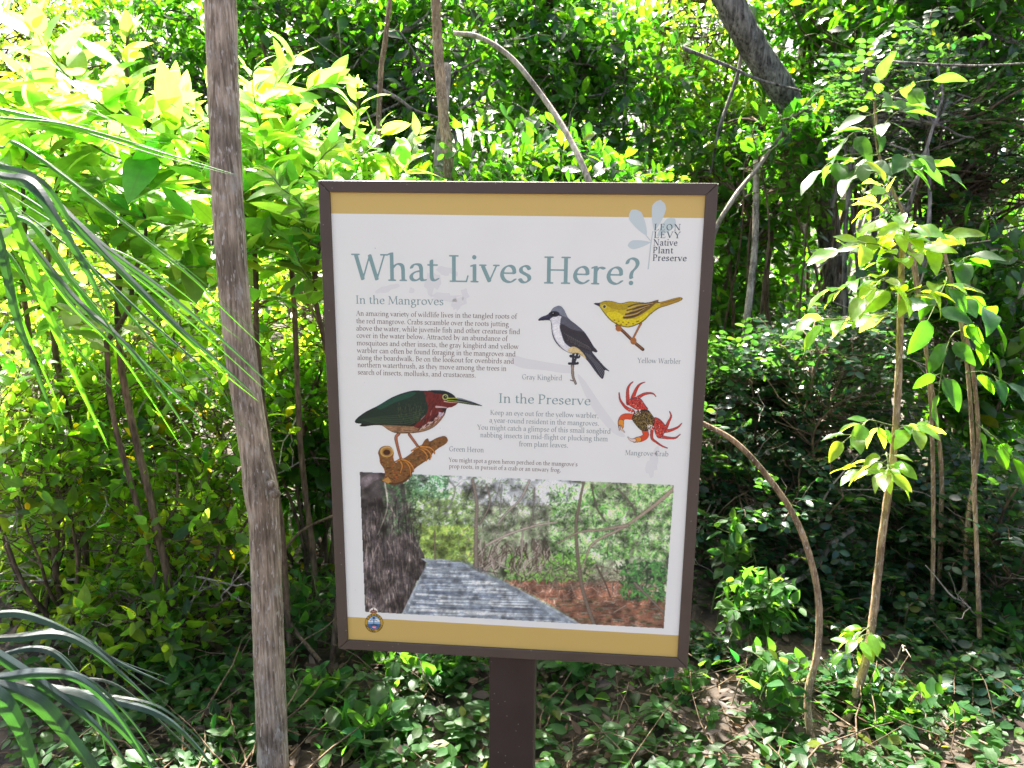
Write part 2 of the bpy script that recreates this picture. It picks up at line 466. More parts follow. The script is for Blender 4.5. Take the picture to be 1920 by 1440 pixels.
GL = {
 'i': (stem(.14, 0, .46) + [D_(.135, .645)], .285), 'l': (stem(.14, 0, .73), .285),
 'j': ([C_((.15, .44), (.15, .1), (.15, -.1), (.12, -.2), (.03, -.25)), T_((.05, .41), (.13, .445)), D_(.145, .645)], .27),
 'h': (stem(.13, 0, .73) + _arch(.13), .57), 'n': (stem(.13, 0, .46) + _arch(.13), .57),
 'm': (stem(.13, 0, .46) + _arch(.13) + _arch(.43), .87),
 'u': ([L_((.13, .44), (.13, .14)), C_((.13, .16), (.15, .06), (.23, .025), (.32, .04), (.43, .12)), L_((.43, .44), (.43, .03)), T_((.03, .42), (.11, .445)), T_((.34, .42), (.41, .445)), S(.47, .02, .05)], .58),
 'a': ([C_((.085, .35), (.13, .42), (.22, .445), (.31, .42), (.345, .33)), L_((.345, .34), (.345, .08)), C_((.345, .09), (.37, .03), (.45, .035)), C_((.345, .275), (.2, .245), (.09, .17), (.08, .08), (.14, .025), (.24, .035), (.345, .11))], .48),
 'b': ([L_((.12, .05), (.12, .715)), T_((.025, .685), (.10, .716))] + _bowlr, .555),
 'c': ([C_((.395, .36), (.35, .42), (.26, .44), (.13, .37), (.075, .22), (.13, .08), (.25, .02), (.34, .035), (.405, .085))], .445),
 'd': ([L_((.43, .05), (.43, .715)), T_((.335, .685), (.41, .716)), S(.475, .02, .05)] + _bowll, .585),
 'e': ([T_((.09, .25), (.40, .25)), C_((.40, .25), (.39, .35), (.34, .42), (.25, .44), (.13, .37), (.075, .22), (.13, .08), (.25, .02), (.34, .035), (.415, .09))], .475),
 'f': ([C_((.35, .66), (.30, .70), (.22, .69), (.165, .60), (.155, .45)), L_((.155, .5), (.155, .02)), S(.16, .016, .10), T_((.05, .43), (.29, .43))], .325),
 'g': ([O_(.23, .30, .135, .135), C_((.16, .18), (.10, .12), (.15, .065), (.28, .045), (.41, .015), (.43, -.10), (.34, -.205), (.20, -.235), (.085, -.18), (.085, -.08), (.15, -.01), (.21, .05)), T_((.35, .40), (.47, .425))], .505),
 'k': (stem(.12, 0, .73) + [T_((.14, .2), (.38, .43)), S(.385, .44, .075), L_((.22, .27), (.44, .03)), S(.465, .016, .06)], .545),
 'o': ([O_(.27, .23, .195, .21)], .545),
 'p': (stem(.13, -.255, .46) + _bowlr, .57), 'q': ([L_((.43, -.23), (.43, .44)), S(.43, -.239, .09)] + _bowll, .565),
 'r': (stem(.13, 0, .46) + [C_((.13, .31), (.19, .405), (.27, .43), (.345, .405))], .39),
 's': ([C_((.315, .36), (.27, .425), (.19, .44), (.10, .385), (.11, .295), (.2, .24), (.3, .18), (.315, .09), (.235, .025), (.14, .025), (.07, .10))], .415),
 't': ([L_((.14, .545), (.14, .12)), C_((.14, .14), (.165, .05), (.23, .03), (.305, .07)), T_((.045, .43), (.295, .43))], .325),
 'v': ([L_((.075, .42), (.25, .03)), T_((.25, .03), (.43, .43)), S(.075, .444, .08), S(.43, .444, .07)], .505),
 'w': ([L_((.07, .42), (.22, .03)), T_((.22, .03), (.38, .43)), L_((.38, .42), (.54, .03)), T_((.54, .03), (.70, .43)), S(.07, .444, .08), S(.70, .444, .07)], .775),
 'x': ([L_((.09, .42), (.41, .03)), T_((.40, .43), (.09, .02)), S(.09, .444, .07), S(.40, .444, .07), S(.09, .016, .07), S(.42, .016, .07)], .5),
 'y': ([L_((.08, .42), (.26, .04)), T_((.44, .43), (.2, -.19), (.10, -.235)), S(.08, .444, .08), S(.44, .444, .07)], .51),
 'z': ([T_((.07, .43), (.39, .43)), L_((.38, .42), (.07, .03)), T_((.06, .018), (.41, .018)), T_((.07, .43), (.06, .35)), T_((.41, .018), (.42, .10))], .46),
 'W': ([L_((.10, .66), (.27, .03)), T_((.27, .03), (.47, .66)), L_((.47, .66), (.65, .03)), T_((.65, .03), (.86, .66)), S(.09, .674, .10), S(.86, .674, .09)], .93),
 'L': ([L_((.16, .02), (.16, .67)), S(.16, .674, .11), T_((.06, .018), (.49, .018)), T_((.49, .018), (.53, .16))], .565),
 'H': ([L_((.16, .02), (.16, .67)), L_((.60, .02), (.60, .67)), T_((.16, .35), (.60, .35))] + [S(x, y, .105) for x in (.16, .60) for y in (.016, .674)], .765),
 'I': ([L_((.165, .02), (.165, .67)), S(.165, .674, .11), S(.165, .016, .11)], .335),
 'M': ([T_((.12, .02), (.17, .67)), L_((.18, .65), (.44, .06)), T_((.44, .05), (.72, .66)), L_((.73, .66), (.76, .02)), S(.11, .016, .09), S(.13, .674, .08), S(.76, .674, .08), S(.77, .016, .10)], .89),
 'A': ([T_((.34, .68), (.10, .02)), L_((.35, .66), (.59, .03)), T_((.19, .24), (.52, .24)), S(.10, .016, .09), S(.60, .016, .10)], .70),
 'C': ([C_((.59, .56), (.53, .64), (.40, .675), (.21, .60), (.10, .36), (.18, .12), (.37, .02), (.51, .035), (.61, .11))], .66),
 'B': ([L_((.14, .02), (.14, .67)), S(.10, .674, .06), S(.10, .016, .06), C_((.14, .665), (.30, .665), (.42, .60), (.42, .46), (.31, .385), (.15, .38)), C_((.28, .38), (.44, .33), (.49, .20), (.43, .07), (.30, .025), (.14, .02))], .585),
 'G': ([C_((.59, .56), (.53, .64), (.40, .675), (.21, .60), (.10, .36), (.18, .12), (.37, .02), (.52, .04), (.62, .10)), L_((.62, .28), (.62, .09)), S(.63, .29, .09)], .735),
 'K': ([L_((.15, .02), (.15, .67)), S(.15, .674, .10), S(.15, .016, .10), T_((.17, .30), (.54, .66)), L_((.26, .38), (.59, .03)), S(.55, .674, .07), S(.62, .016, .08)], .70),
 'P': ([L_((.14, .02), (.14, .67)), S(.10, .674, .06), S(.14, .016, .10), C_((.14, .665), (.30, .665), (.44, .60), (.46, .47), (.38, .35), (.24, .32), (.15, .335))], .56),
 'Y': ([L_((.08, .66), (.33, .32)), T_((.33, .33), (.58, .66)), L_((.33, .34), (.33, .02)), S(.08, .674, .09), S(.58, .674, .08), S(.33, .016, .11)], .64),
 'N': ([T_((.15, .02), (.15, .66)), L_((.15, .65), (.62, .04)), T_((.64, .03), (.64, .67)), S(.11, .674, .07), S(.15, .016, .09), S(.64, .674, .09)], .79),
 'E': ([L_((.14, .02), (.14, .67)), T_((.05, .674), (.46, .674)), T_((.46, .674), (.48, .56)), T_((.14, .36), (.39, .36)), T_((.39, .42), (.39, .29)), T_((.05, .018), (.48, .018)), T_((.48, .018), (.53, .15))], .57),
 'O': ([O_(.38, .345, .28, .315)], .76),
 'V': ([L_((.09, .66), (.33, .04)), T_((.33, .03), (.58, .66)), S(.09, .674, .10), S(.58, .674, .08)], .66),
 'T': ([L_((.31, .02), (.31, .67)), T_((.06, .674), (.56, .674)), T_((.06, .674), (.05, .55)), T_((.56, .674), (.57, .55)), S(.31, .016, .11)], .62),
 'R': ([L_((.14, .02), (.14, .67)), S(.10, .674, .06), S(.14, .016, .10), C_((.14, .665), (.30, .665), (.43, .60), (.44, .48), (.36, .37), (.15, .35)), L_((.28, .36), (.55, .03)), S(.58, .016, .07)], .63),
 'U': ([L_((.14, .67), (.14, .22)), C_((.14, .24), (.2, .06), (.36, .02), (.52, .08), (.58, .24)), T_((.58, .22), (.58, .67)), S(.14, .674, .10), S(.58, .674, .09)], .72),
 'S': ([C_((.42, .55), (.37, .64), (.26, .675), (.12, .59), (.13, .45), (.26, .36), (.40, .27), (.43, .12), (.31, .025), (.17, .03), (.08, .14))], .52),
 '?': ([C_((.07, .55), (.10, .63), (.19, .675), (.30, .63), (.335, .53), (.29, .43), (.205, .335), (.18, .23), (.19, .175)), D_(.185, .05, .052)], .40),
 '.': ([D_(.12, .055, .056)], .25), ',': ([D_(.12, .055, .056), ('t', [(.145, .03), (.13, -.05), (.08, -.10)])], .25),
 "'": ([D_(.12, .66, .04), ('t', [(.14, .65), (.13, .60), (.09, .55)])], .25), '-': ([T_((.05, .22), (.27, .22)), T_((.05, .235), (.27, .235))], .32),
}
GCACHE = {}
def glyph(ch, res, fat=0.0):
    key = (ch, res, fat)
    if key in GCACHE: return GCACHE[key]
    strokes, adv = GL[ch]
    x = np.arange(-0.12, adv + 0.16, 1.0 / res); y = np.arange(-0.30, 0.80, 1.0 / res)
    X, Y = np.meshgrid(x, y)
    F = np.full(X.shape, -1.0)
    for kind, pts in strokes:
        if kind == 'd':
            cx, cy, r = pts[0]
            F = np.maximum(F, (r + fat - np.hypot(X - cx, Y - cy)) / r)
            continue
        P = np.asarray(pts, float)
        if kind == 'c': P = spline(P, 6)
        A = THIN if kind == 't' else NIB
        A = A / (1 + fat * 25)
        Q = P @ A.T
        XX = A[0, 0] * X + A[0, 1] * Y; YY = A[1, 0] * X + A[1, 1] * Y
        F = np.maximum(F, seg_dist(XX, YY, Q, 1.0))
    v, f = field_mesh(X, Y, F)
    GCACHE[key] = (np.array(v), f, adv)
    return GCACHE[key]

def layout(s):
    x, out = 0.0, []
    for ch in s:
        if ch == ' ': x += 0.25; continue
        out.append((ch, x)); x += GL[ch][1]
    return out, x

INK_Y = PANEL_Y - 0.0002
def lettering(name, lines, colour, res=26, fat=0.0, track=0.0):
    """lines: (text, x0, baseline0, x1, baseline1, em) in photo pixels; ONE mesh of ink on the panel"""
    V, Fc, n = [], [], 0
    for s, x0, b0, x1, b1, em in lines:
        p = onplane(np.array([x0, x1, x0]), np.array([b0, b1, b0 - em]))
        z = (p[0, 1] + p[1, 1]) / 2
        emz = p[2, 1] - p[0, 1]
        g, w = layout(s)
        w0 = 0.03
        w += track * (len(g) - 1)
        sx = (p[1, 0] - p[0, 0]) / (w - 2 * w0)
        tr = 0
        for ch, gx in g:
            v, f, adv = glyph(ch, res, fat)
            q = np.stack([p[0, 0] + (v[:, 0] + gx + tr - w0) * sx, np.full(len(v), INK_Y), z + v[:, 1] * emz], 1)
            V.append(q); Fc += [[i + n for i in face] for face in f]; n += len(q)
            tr += track
    V = np.vstack(V)
    return mesh_obj(name, V, Fc, M['print'], sign, smooth=False, col=np.tile(s2l(colour) * 1.0, (len(V), 1)))

Z = lambda X, Y: (590 + X * .39583, 330 + Y * .39583)
def zl(s, xa, xb, ya, yb, em):
    a, b = Z(xa, ya), Z(xb, yb)
    return (s, a[0], a[1], b[0], b[1], em)
TEAL, BROWN, GREY = (136, 168, 170), (122, 99, 87), (150, 160, 160)
lettering('headline_lettering', [zl('What Lives Here?', 187, 1532, 495, 515, 72)], TEAL, res=64, fat=0.006)
lettering('subheading_lettering', [zl('In the Mangroves', 195, 611, 605, 612, 22.3)], (134, 162, 164), res=36)
lettering('subheading_lettering', [zl('In the Preserve', 872, 1306, 1073, 1087, 25.5)], (134, 162, 164), res=36)
lettering('paragraph_lettering', [
    zl('An amazing variety of wildlife lives in the tangled roots of', 197, 957, 662, 676, 13.8),
    zl('the red mangrove. Crabs scramble over the roots jutting', 198, 919, 698, 712, 13.8),
    zl('above the water, while juvenile fish and other creatures find', 198, 973, 733, 748, 13.8),
    zl('cover in the water below. Attracted by an abundance of', 199, 913, 767, 781, 13.8),
    zl('mosquitoes and other insects, the gray kingbird and yellow', 200, 966, 803, 818, 13.8),
    zl('warbler can often be found foraging in the mangroves and', 202, 952, 839, 853, 13.8),
    zl('along the boardwalk. Be on the lookout for ovenbirds and', 203, 944, 873, 887, 13.8),
    zl('northern waterthrush, as they move among the trees in', 204, 908, 907, 921, 13.8),
    zl('search of insects, mollusks, and crustaceans.', 205, 763, 942, 953, 13.8)], BROWN, fat=0.002)
lettering('grey_paragraph_lettering', [
    zl('Keep an eye out for the yellow warbler,', 832, 1345, 1133, 1145, 13.8),
    zl('a year-round resident in the mangroves.', 828, 1347, 1169, 1182, 13.8),
    zl('You might catch a glimpse of this small songbird', 771, 1402, 1203, 1219, 13.8),
    zl('nabbing insects in mid-flight or plucking them', 785, 1388, 1239, 1255, 13.8),
    zl('from plant leaves.', 968, 1200, 1281, 1286, 13.8)], GREY, fat=0.004)
for cap in (('Gray Kingbird', 982, 1172, 964, 967, 14), ('Yellow Warbler', 1529, 1733, 886, 889, 14),
            ('Green Heron', 637, 801, 1305, 1308, 14), ('Mangrove Crab', 1470, 1675, 1323, 1327, 14)):
    lettering('caption_lettering', [zl(*cap)], GREY, fat=0.004)
lettering('heron_note_lettering', [
    zl("You might spot a green heron perched on the mangrove's", 636, 1245, 1354, 1375, 11.6),
    zl('prop roots, in pursuit of a crab or an unwary frog.', 637, 1166, 1384, 1402, 11.6)], BROWN, fat=0.002)
def ll(s, xa, xb, ya, yb, em): return (s, 1140 + xa * .10417, 360 + ya * .10417, 1140 + xb * .10417, 360 + yb * .10417, em)
lettering('logo_lettering', [ll('LEON', 830, 1305, 690, 692, 17.5), ll('LEVY', 825, 1295, 828, 830, 17.5)], (72, 100, 106), res=34, fat=0.010, track=0.10)
lettering('logo_lettering', [ll('Native', 815, 1245, 965, 967, 17.5), ll('Plant', 808, 1168, 1103, 1106, 17.5), ll('Preserve', 805, 1410, 1238, 1248, 17.5)], (44, 52, 74), res=34, fat=0.008, track=0.03)

# ------------------------------------------------------------------ printed pictures: a small painter, then a mesh of ink
class Painter:
    def __init__(self, x0, y0, x1, y1, step, org, scale):
        self.x = np.arange(x0, x1 + step, step); self.y = np.arange(y0, y1 + step, step)
        self.X, self.Y = np.meshgrid(self.x, self.y)
        self.step, self.org, self.scale = step, org, scale
        self.rgb = np.zeros((*self.X.shape, 3)); self.a = np.zeros(self.X.shape)
        self.rng = np.random.default_rng(3)
    def _sub(self, pts, pad):
        x0, y0 = np.min(pts, 0) - pad; x1, y1 = np.max(pts, 0) + pad
        i0, i1 = np.searchsorted(self.x, [x0, x1]); j0, j1 = np.searchsorted(self.y, [y0, y1])
        return slice(max(j0 - 1, 0), j1 + 1), slice(max(i0 - 1, 0), i1 + 1)
    def put(self, sl, cov, col, op=1.0):
        c = (np.clip(cov, 0, 1) * op)[..., None]
        self.rgb[sl] = self.rgb[sl] * (1 - c) + np.asarray(col, float) * c
        self.a[sl] = np.maximum(self.a[sl], np.clip(cov, 0, 1) * (op if op < 1 else 1))
    def poly(self, pts, col, op=1.0, smooth=0, clip=False):
        P = np.asarray(pts, float)
        if smooth: P = spline(P, smooth, closed=True)
        sl = self._sub(P, self.step * 2)
        X, Y = self.X[sl], self.Y[sl]
        if X.size == 0: return None
        ins = np.zeros(X.shape, bool)
        for i in range(len(P)):
            a, b = P[i], P[(i + 1) % len(P)]
            if a[1] == b[1]: continue
            cr = ((a[1] > Y) != (b[1] > Y)) & (X < (b[0] - a[0]) * (Y - a[1]) / (b[1] - a[1]) + a[0])
            ins ^= cr
        cov = ins.astype(float)
        if clip: cov = cov * (self.a[sl] > 0.5)
        self.put(sl, cov, col, op)
        return sl, ins
    def line(self, pts, col, w0, w1=None, op=1.0, smooth=0, clip=False):
        P = np.asarray(pts, float)
        if smooth: P = spline(P, smooth)
        w1 = w0 if w1 is None else w1
        r = np.linspace(w0, w1, len(P)) / 2
        sl = self._sub(P, max(w0, w1) + self.step * 2)
        if self.X[sl].size == 0: return
        f = seg_dist(self.X[sl], self.Y[sl], P, r) / self.step + 0.5
        if clip: f = np.minimum(f, self.a[sl])
        self.put(sl, f, col, op)
    def dot(self, x, y, r, col, op=1.0, ry=None, clip=False):
        ry = ry or r
        sl = self._sub(np.array([[x, y]]), max(r, ry) + self.step * 2)
        if self.X[sl].size == 0: return
        f = (1 - np.hypot((self.X[sl] - x) / r, (self.Y[sl] - y) / ry)) * min(r, ry) / self.step + 0.5
        if clip: f = np.minimum(f, self.a[sl])
        self.put(sl, f, col, op)
    def grain(self, amt, size=6):
        n = self.rng.normal(0, 1, self.X.shape)
        k = np.ones(size) / size
        n = np.apply_along_axis(lambda r: np.convolve(r, k, 'same'), 1, n)
        n /= n.std() + 1e-9
        self.rgb *= (1 + amt * n)[..., None]
    def soften(self, n=1):
        for _ in range(n):
            w = self.a[..., None] + 1e-4
            num, den = self.rgb * w, w.copy()
            for ax in (0, 1):
                num = num + .6 * (np.roll(num, 1, ax) + np.roll(num, -1, ax)); den = den + .6 * (np.roll(den, 1, ax) + np.roll(den, -1, ax))
            self.rgb = num / den
    def emit(self, name, depth):
        ny, nx = self.X.shape
        A = self.a > 0.5
        cell = A[:-1, :-1] & A[1:, 1:] & A[:-1, 1:] & A[1:, :-1]
        idx = np.arange(nx * ny).reshape(ny, nx)
        F = np.stack([idx[1:, :-1], idx[1:, 1:], idx[:-1, 1:], idx[:-1, :-1]], -1)[cell]
        used = np.unique(F); remap = np.full(nx * ny, -1); remap[used] = np.arange(len(used))
        p = onplane(self.org[0] + self.X * self.scale, self.org[1] + self.Y * self.scale, PANEL_Y - depth).reshape(-1, 2)[used]
        V = np.stack([p[:, 0], np.full(len(p), PANEL_Y - depth), p[:, 1]], 1)
        return mesh_obj(name, V, remap[F], M['print'], sign, smooth=False, col=s2l(np.clip(self.rgb, 0, 255)).reshape(-1, 3)[used])

def ink_poly(name, polys, colour, depth):
    """flat printed areas; polys in photo pixels"""
    V, F, n = [], [], 0
    for P in polys:
        p = onplane(np.array([a for a, b in P], float), np.array([b for a, b in P], float), PANEL_Y - depth)
        V.append(np.stack([p[:, 0], np.full(len(p), PANEL_Y - depth), p[:, 1]], 1))
        F.append(list(range(n, n + len(p)))); n += len(p)
    V = np.vstack(V)
    return mesh_obj(name, V, F, M['print'], sign, smooth=False, col=np.tile(s2l(colour), (len(V), 1)))

ink_poly('gold_band', [[(612, 358), (1330, 358), (1330, 409), (612, 400)]], (216, 186, 112), 0.0001)
ink_poly('gold_band', [[(640, 1156), (1280, 1192), (1280, 1246), (640, 1212)]], (208, 178, 104), 0.0001)
# faint island map behind the text
def blob(cx, cy, rx, ry, rot, seed, n=16):
    g = np.random.default_rng(seed)
    return [(cx + (rx * cos(t) * cos(rot) - ry * sin(t) * sin(rot)) * q, cy + (rx * cos(t) * sin(rot) + ry * sin(t) * cos(rot)) * q)
            for t, q in zip(np.linspace(0, 2 * pi, n, endpoint=False), 1 + 0.22 * g.normal(0, 1, n))]
for isle in (blob(726, 541, 22, 6, -.3, 1), blob(812, 530, 15, 20, .1, 2), blob(872, 556, 6, 17, .1, 3), blob(832, 558, 26, 8, 0, 4),
    blob(838, 508, 17, 8, .3, 6), blob(772, 545, 5, 6, 0, 7), blob(858, 572, 10, 14, .4, 8),
    spline([(955, 664), (985, 672), (1030, 680), (1072, 688), (1066, 700), (1020, 694), (980, 690), (955, 678)], 4, True)[:-1].tolist(),
    spline([(1083, 702), (1098, 716), (1125, 756), (1150, 790), (1172, 818), (1150, 812), (1118, 776), (1095, 736)], 4, True)[:-1].tolist(),
    blob(1222, 872, 12, 20, .1, 9), blob(1232, 845, 6, 9, 0, 10)):
    ink_poly('map_tint', [isle], (231, 231, 232), 0.00012)
# leaf emblem of the logo
def leafp(tip, base, w, n=14):
    tip, base = np.array(tip, float), np.array(base, float)
    d = base - tip; nrm = np.array([-d[1], d[0]]) / np.hypot(*d)
    t = np.linspace(0, 1, n); pr = np.sqrt(np.clip(t * 4.2, 0, 1)) * (1 - t ** 2.2) ** 0.9 * w
    pr[0] = 0
    a = tip + d * t[:, None] + nrm * pr[:, None]; b = tip + d * t[:, None] - nrm * pr[:, None]
    return [(1140 + x * .10417, 360 + y * .10417) for x, y in np.vstack([a, b[::-1][1:-1]])]
ink_poly('logo_leaf', [leafp((950, 140), (835, 700), 135)], (206, 218, 222), 0.00016)
ink_poly('logo_leaf', [leafp((425, 318), (700, 790), 135)], (206, 218, 222), 0.00016)
ink_poly('logo_leaf', [leafp((352, 965), (770, 905), 85)], (206, 218, 222), 0.00016)
ink_poly('logo_leaf', [leafp((1205, 478), (880, 800), 105)], (204, 218, 220), 0.00014)
ink_poly('logo_stem', [[(1140 + x * .10417, 360 + y * .10417) for x, y in ((800, 700), (818, 700), (785, 900), (735, 1392), (712, 1390), (765, 905))],
                       [(1140 + x * .10417, 360 + y * .10417) for x, y in ((665, 770), (680, 762), (770, 872), (760, 884))]], (200, 212, 214), 0.00013)

# --- green heron on a branch
h = Painter(140, 180, 1710, 1350, 3.2, (640, 700), .15625)
WHT = (252, 252, 250)
branch = [(440, 950), (470, 890), (540, 868), (600, 885), (630, 950), (625, 1010), (650, 1070), (720, 1035), (800, 985), (880, 920), (960, 860), (1000, 800), (1040, 780), (1062, 815), (1140, 775), (1240, 750), (1280, 800), (1250, 850), (1160, 905), (1100, 960), (1060, 1020), (960, 1090), (880, 1150), (830, 1240), (760, 1310), (640, 1340), (560, 1325), (485, 1285), (520, 1230), (510, 1150), (465, 1080), (455, 1010)]
h.poly(branch, (128, 86, 46), smooth=4)
g = np.random.default_rng(8)
for k in range(420):
    t = g.uniform(0, 1)
    if g.uniform() < .3: x, y = g.uniform(455, 640), g.uniform(990, 1300)
    else: x, y = 560 + 700 * t + g.normal(0, 50), 1260 - 460 * t + g.normal(0, 60)
    c = [(88, 54, 28), (176, 124, 62), (150, 96, 40), (172, 88, 44), (120, 110, 60), (60, 40, 26)][k % 6]
    h.dot(x, y, g.uniform(6, 18), c, 0.6, g.uniform(5, 11), clip=True)
h.line([(520, 1290), (600, 1325), (740, 1300), (870, 1170), (1000, 1075), (1100, 975), (1250, 860)], (58, 38, 24), 26, 20, .6, 5, clip=True)
h.dot(545, 940, 82, (206, 166, 92), 1, 66); h.dot(548, 945, 62, (176, 128, 66), 1, 50); h.dot(545, 948, 42, (72, 40, 22), 1, 33)
h.poly([(490, 1285), (560, 1240), (600, 1300), (560, 1325)], (190, 140, 70))
h.line([(690, 722), (655, 770), (668, 850), (690, 940), (716, 1030)], (70, 40, 26), 44, 34, 1, 5)
h.line([(690, 722), (655, 770), (668, 850), (690, 940), (716, 1030)], (176, 108, 76), 32, 24, 1, 5)
h.line([(815, 735), (870, 810), (925, 885)], (70, 40, 26), 38, 36, 1, 4); h.line([(815, 735), (870, 810), (925, 885)], (176, 108, 76), 27, 26, 1, 4)
for toe in ([(705, 1035), (770, 1060), (820, 1130), (835, 1230)], [(720, 1030), (810, 1065), (860, 1130), (865, 1180)], [(700, 1040), (730, 1110), (705, 1200)], [(700, 1040), (645, 1060)],
            [(925, 890), (985, 930), (1030, 990), (1020, 1050)], [(940, 885), (1030, 920), (1075, 980), (1060, 1035)], [(950, 880), (1060, 890), (1110, 935), (1120, 965)], [(920, 890), (840, 930)]):
    h.line(toe, (92, 52, 22), 34, 18, 1, 5); h.line(toe, (206, 138, 62), 23, 10, 1, 5)
body = [(160, 575), (200, 525), (300, 455), (440, 385), (600, 290), (740, 235), (870, 205), (1000, 208), (1120, 200), (1240, 208), (1330, 245), (1375, 290), (1400, 340), (1390, 370), (1330, 405), (1270, 420), (1245, 490), (1200, 560), (1120, 640), (1020, 690), (900, 715), (760, 722), (640, 715), (560, 680), (480, 628), (380, 625), (270, 640), (215, 632), (240, 606), (180, 600)]
h.poly(body, (30, 30, 26), smooth=4)
h.poly([(470, 625), (620, 625), (850, 635), (1010, 600), (1180, 520), (1235, 510), (1190, 565), (1110, 640), (1010, 686), (890, 708), (760, 714), (640, 706), (560, 672)], (152, 116, 84), smooth=4, clip=True)
for k in range(90):
    x = g.uniform(520, 950); y = g.uniform(640, 705)
    h.line([(x, y), (x + 50, y + g.uniform(0, 14))], [(104, 66, 44), (196, 152, 112)][k % 2], 6, 3, .7, clip=True)
h.poly([(960, 215), (1090, 212), (1210, 240), (1250, 330), (1390, 350), (1330, 400), (1200, 420), (1235, 470), (1140, 560), (1000, 640), (870, 640), (985, 520), (1040, 400), (990, 290)], (112, 38, 34), smooth=4, clip=True)
for k in range(150):
    x = g.uniform(960, 1230); y = g.uniform(230, 620)
    h.line([(x, y), (x - 20, y + 40)], [(70, 22, 24), (146, 58, 48), (50, 18, 22)][k % 3], 9, 4, .5, clip=True)
h.poly([(1150, 560), (1215, 500), (1240, 455), (1200, 450), (1100, 520), (1020, 600), (900, 650), (1000, 650)], (60, 26, 30), .7, smooth=4, clip=True)
h.poly([(160, 575), (300, 458), (600, 292), (870, 208), (985, 215), (1015, 320), (1040, 410), (1010, 500), (900, 590), (700, 615), (470, 605), (330, 610), (200, 592)], (28, 50, 40), smooth=4, clip=True)
h.poly([(430, 395), (600, 300), (800, 230), (900, 230), (820, 290), (640, 350), (480, 430)], (30, 84, 66), .8, smooth=4, clip=True)
for k in range(16):
    y = 440 + k * 10
    h.line([(1000 - k * 8, y), (760, y + 55 - k), (480, y + 80 - k * 4), (220 + k * 8, 588 - (16 - k) * 2)], [(92, 116, 70), (18, 26, 22), (60, 92, 60)][k % 3], 5, 3, .7, 6, clip=True)
for k in range(170):
    x, y = g.uniform(680, 1010), g.uniform(350, 580)
    h.line([(x, y), (x + g.uniform(-8, 8), y + 26)], [(108, 106, 62), (20, 28, 22), (66, 82, 52)][k % 3], 5, 3, .7, clip=True)
h.poly([(1080, 210), (1240, 208), (1330, 245), (1385, 300), (1280, 275), (1200, 250), (1110, 236)], (30, 38, 42), smooth=4, clip=True)
h.line([(1130, 205), (1290, 225), (1360, 275)], (58, 84, 84), 12, 6, .7, 4, clip=True)
h.poly([(1385, 288), (1450, 300), (1560, 335), (1692, 385), (1690, 394), (1560, 380), (1420, 358), (1380, 352)], (30, 36, 40))
h.line([(1390, 300), (1500, 322), (1580, 352)], (150, 160, 170), 16, 4, 1, 4); h.line([(1390, 335), (1500, 352), (1640, 380)], (140, 160, 110), 13, 3, 1, 4)
h.line([(1270, 300), (1390, 298)], (190, 200, 70), 15, 8); h.line([(1270, 325), (1400, 335)], (150, 176, 60), 14, 10); h.line([(1290, 312), (1400, 318)], (24, 32, 24), 8)
h.line([(1235, 335), (1300, 348), (1390, 352)], (226, 180, 160), 14, 6, 1, 4)
h.dot(1247, 285, 35, (214, 220, 150)); h.dot(1247, 285, 27, (110, 120, 40)); h.dot(1247, 284, 17, (12, 14, 12)); h.dot(1253, 280, 5, (255, 255, 255))
h.line([(1140, 402), (1200, 405), (1262, 412)], (216, 180, 178), 26, 12, 1, 4); h.line([(1170, 425), (1255, 428)], (70, 30, 38), 16, 10)
for k in range(70):
    t = g.uniform(0, 1); x = 1235 - 300 * t ** 1.1 + g.normal(0, 12); y = 455 + 215 * t ** .8 + g.normal(0, 10)
    h.line([(x, y), (x - 22, y + 20)], [(236, 208, 196), (200, 150, 130), (60, 24, 26)][k % 3], 11, 5, .9, clip=True)
h.poly([(1165, 460), (1205, 470), (1190, 500), (1240, 455), (1215, 510), (1180, 530)], (214, 196, 216), .9, clip=True)
for q in ([(960, 550), (1010, 500)], [(1070, 500), (1085, 440)]): h.line(q, (196, 150, 160), 10, 5, .8, clip=True)
h.grain(.07, 4); h.soften(1); h.emit('heron_picture', 0.0005)

# --- gray kingbird
k_ = Painter(255, 170, 1050, 1040, 2.9, (960, 540), .17708)
P = k_
P.line([(640, 800), (645, 930), (675, 1012)], (92, 82, 76), 36, 28, 1, 5); P.line([(640, 800), (645, 930), (675, 1012)], (160, 146, 132), 22, 14, 1, 5)
P.line([(618, 975), (650, 985)], (120, 106, 96), 14)
for t in ([(650, 700), (645, 760), (640, 800)], [(690, 705), (670, 760), (660, 800)], [(620, 720), (700, 735), (715, 720)], [(605, 800), (690, 800), (695, 790)], [(625, 725), (650, 705)]): P.line(t, (52, 52, 62), 30, 22, 1, 4)
out = [(276, 340), (300, 312), (350, 292), (395, 265), (430, 215), (480, 188), (525, 195), (560, 240), (600, 320), (680, 385), (760, 455), (820, 540), (865, 615), (905, 665), (890, 685), (850, 675), (900, 740), (980, 830), (1030, 875), (1020, 882), (985, 870), (980, 910), (958, 966), (900, 910), (820, 800), (770, 745), (700, 700), (610, 690), (520, 640), (450, 560), (420, 470), (415, 380), (395, 345), (340, 342), (290, 348)]
P.poly(out, (62, 62, 76), smooth=3)
P.poly([(400, 335), (450, 300), (520, 300), (540, 360), (510, 400), (520, 470), (560, 580), (640, 640), (690, 670), (640, 690), (560, 660), (465, 560), (430, 470), (422, 380)], (226, 226, 232), smooth=4, clip=True)
P.poly([(440, 400), (500, 390), (505, 470), (560, 600), (520, 600), (460, 520)], (246, 246, 248), .9, smooth=4, clip=True)
P.poly([(590, 660), (640, 620), (700, 640), (760, 700), (785, 755), (700, 690), (640, 690)], (226, 200, 142), smooth=4, clip=True)
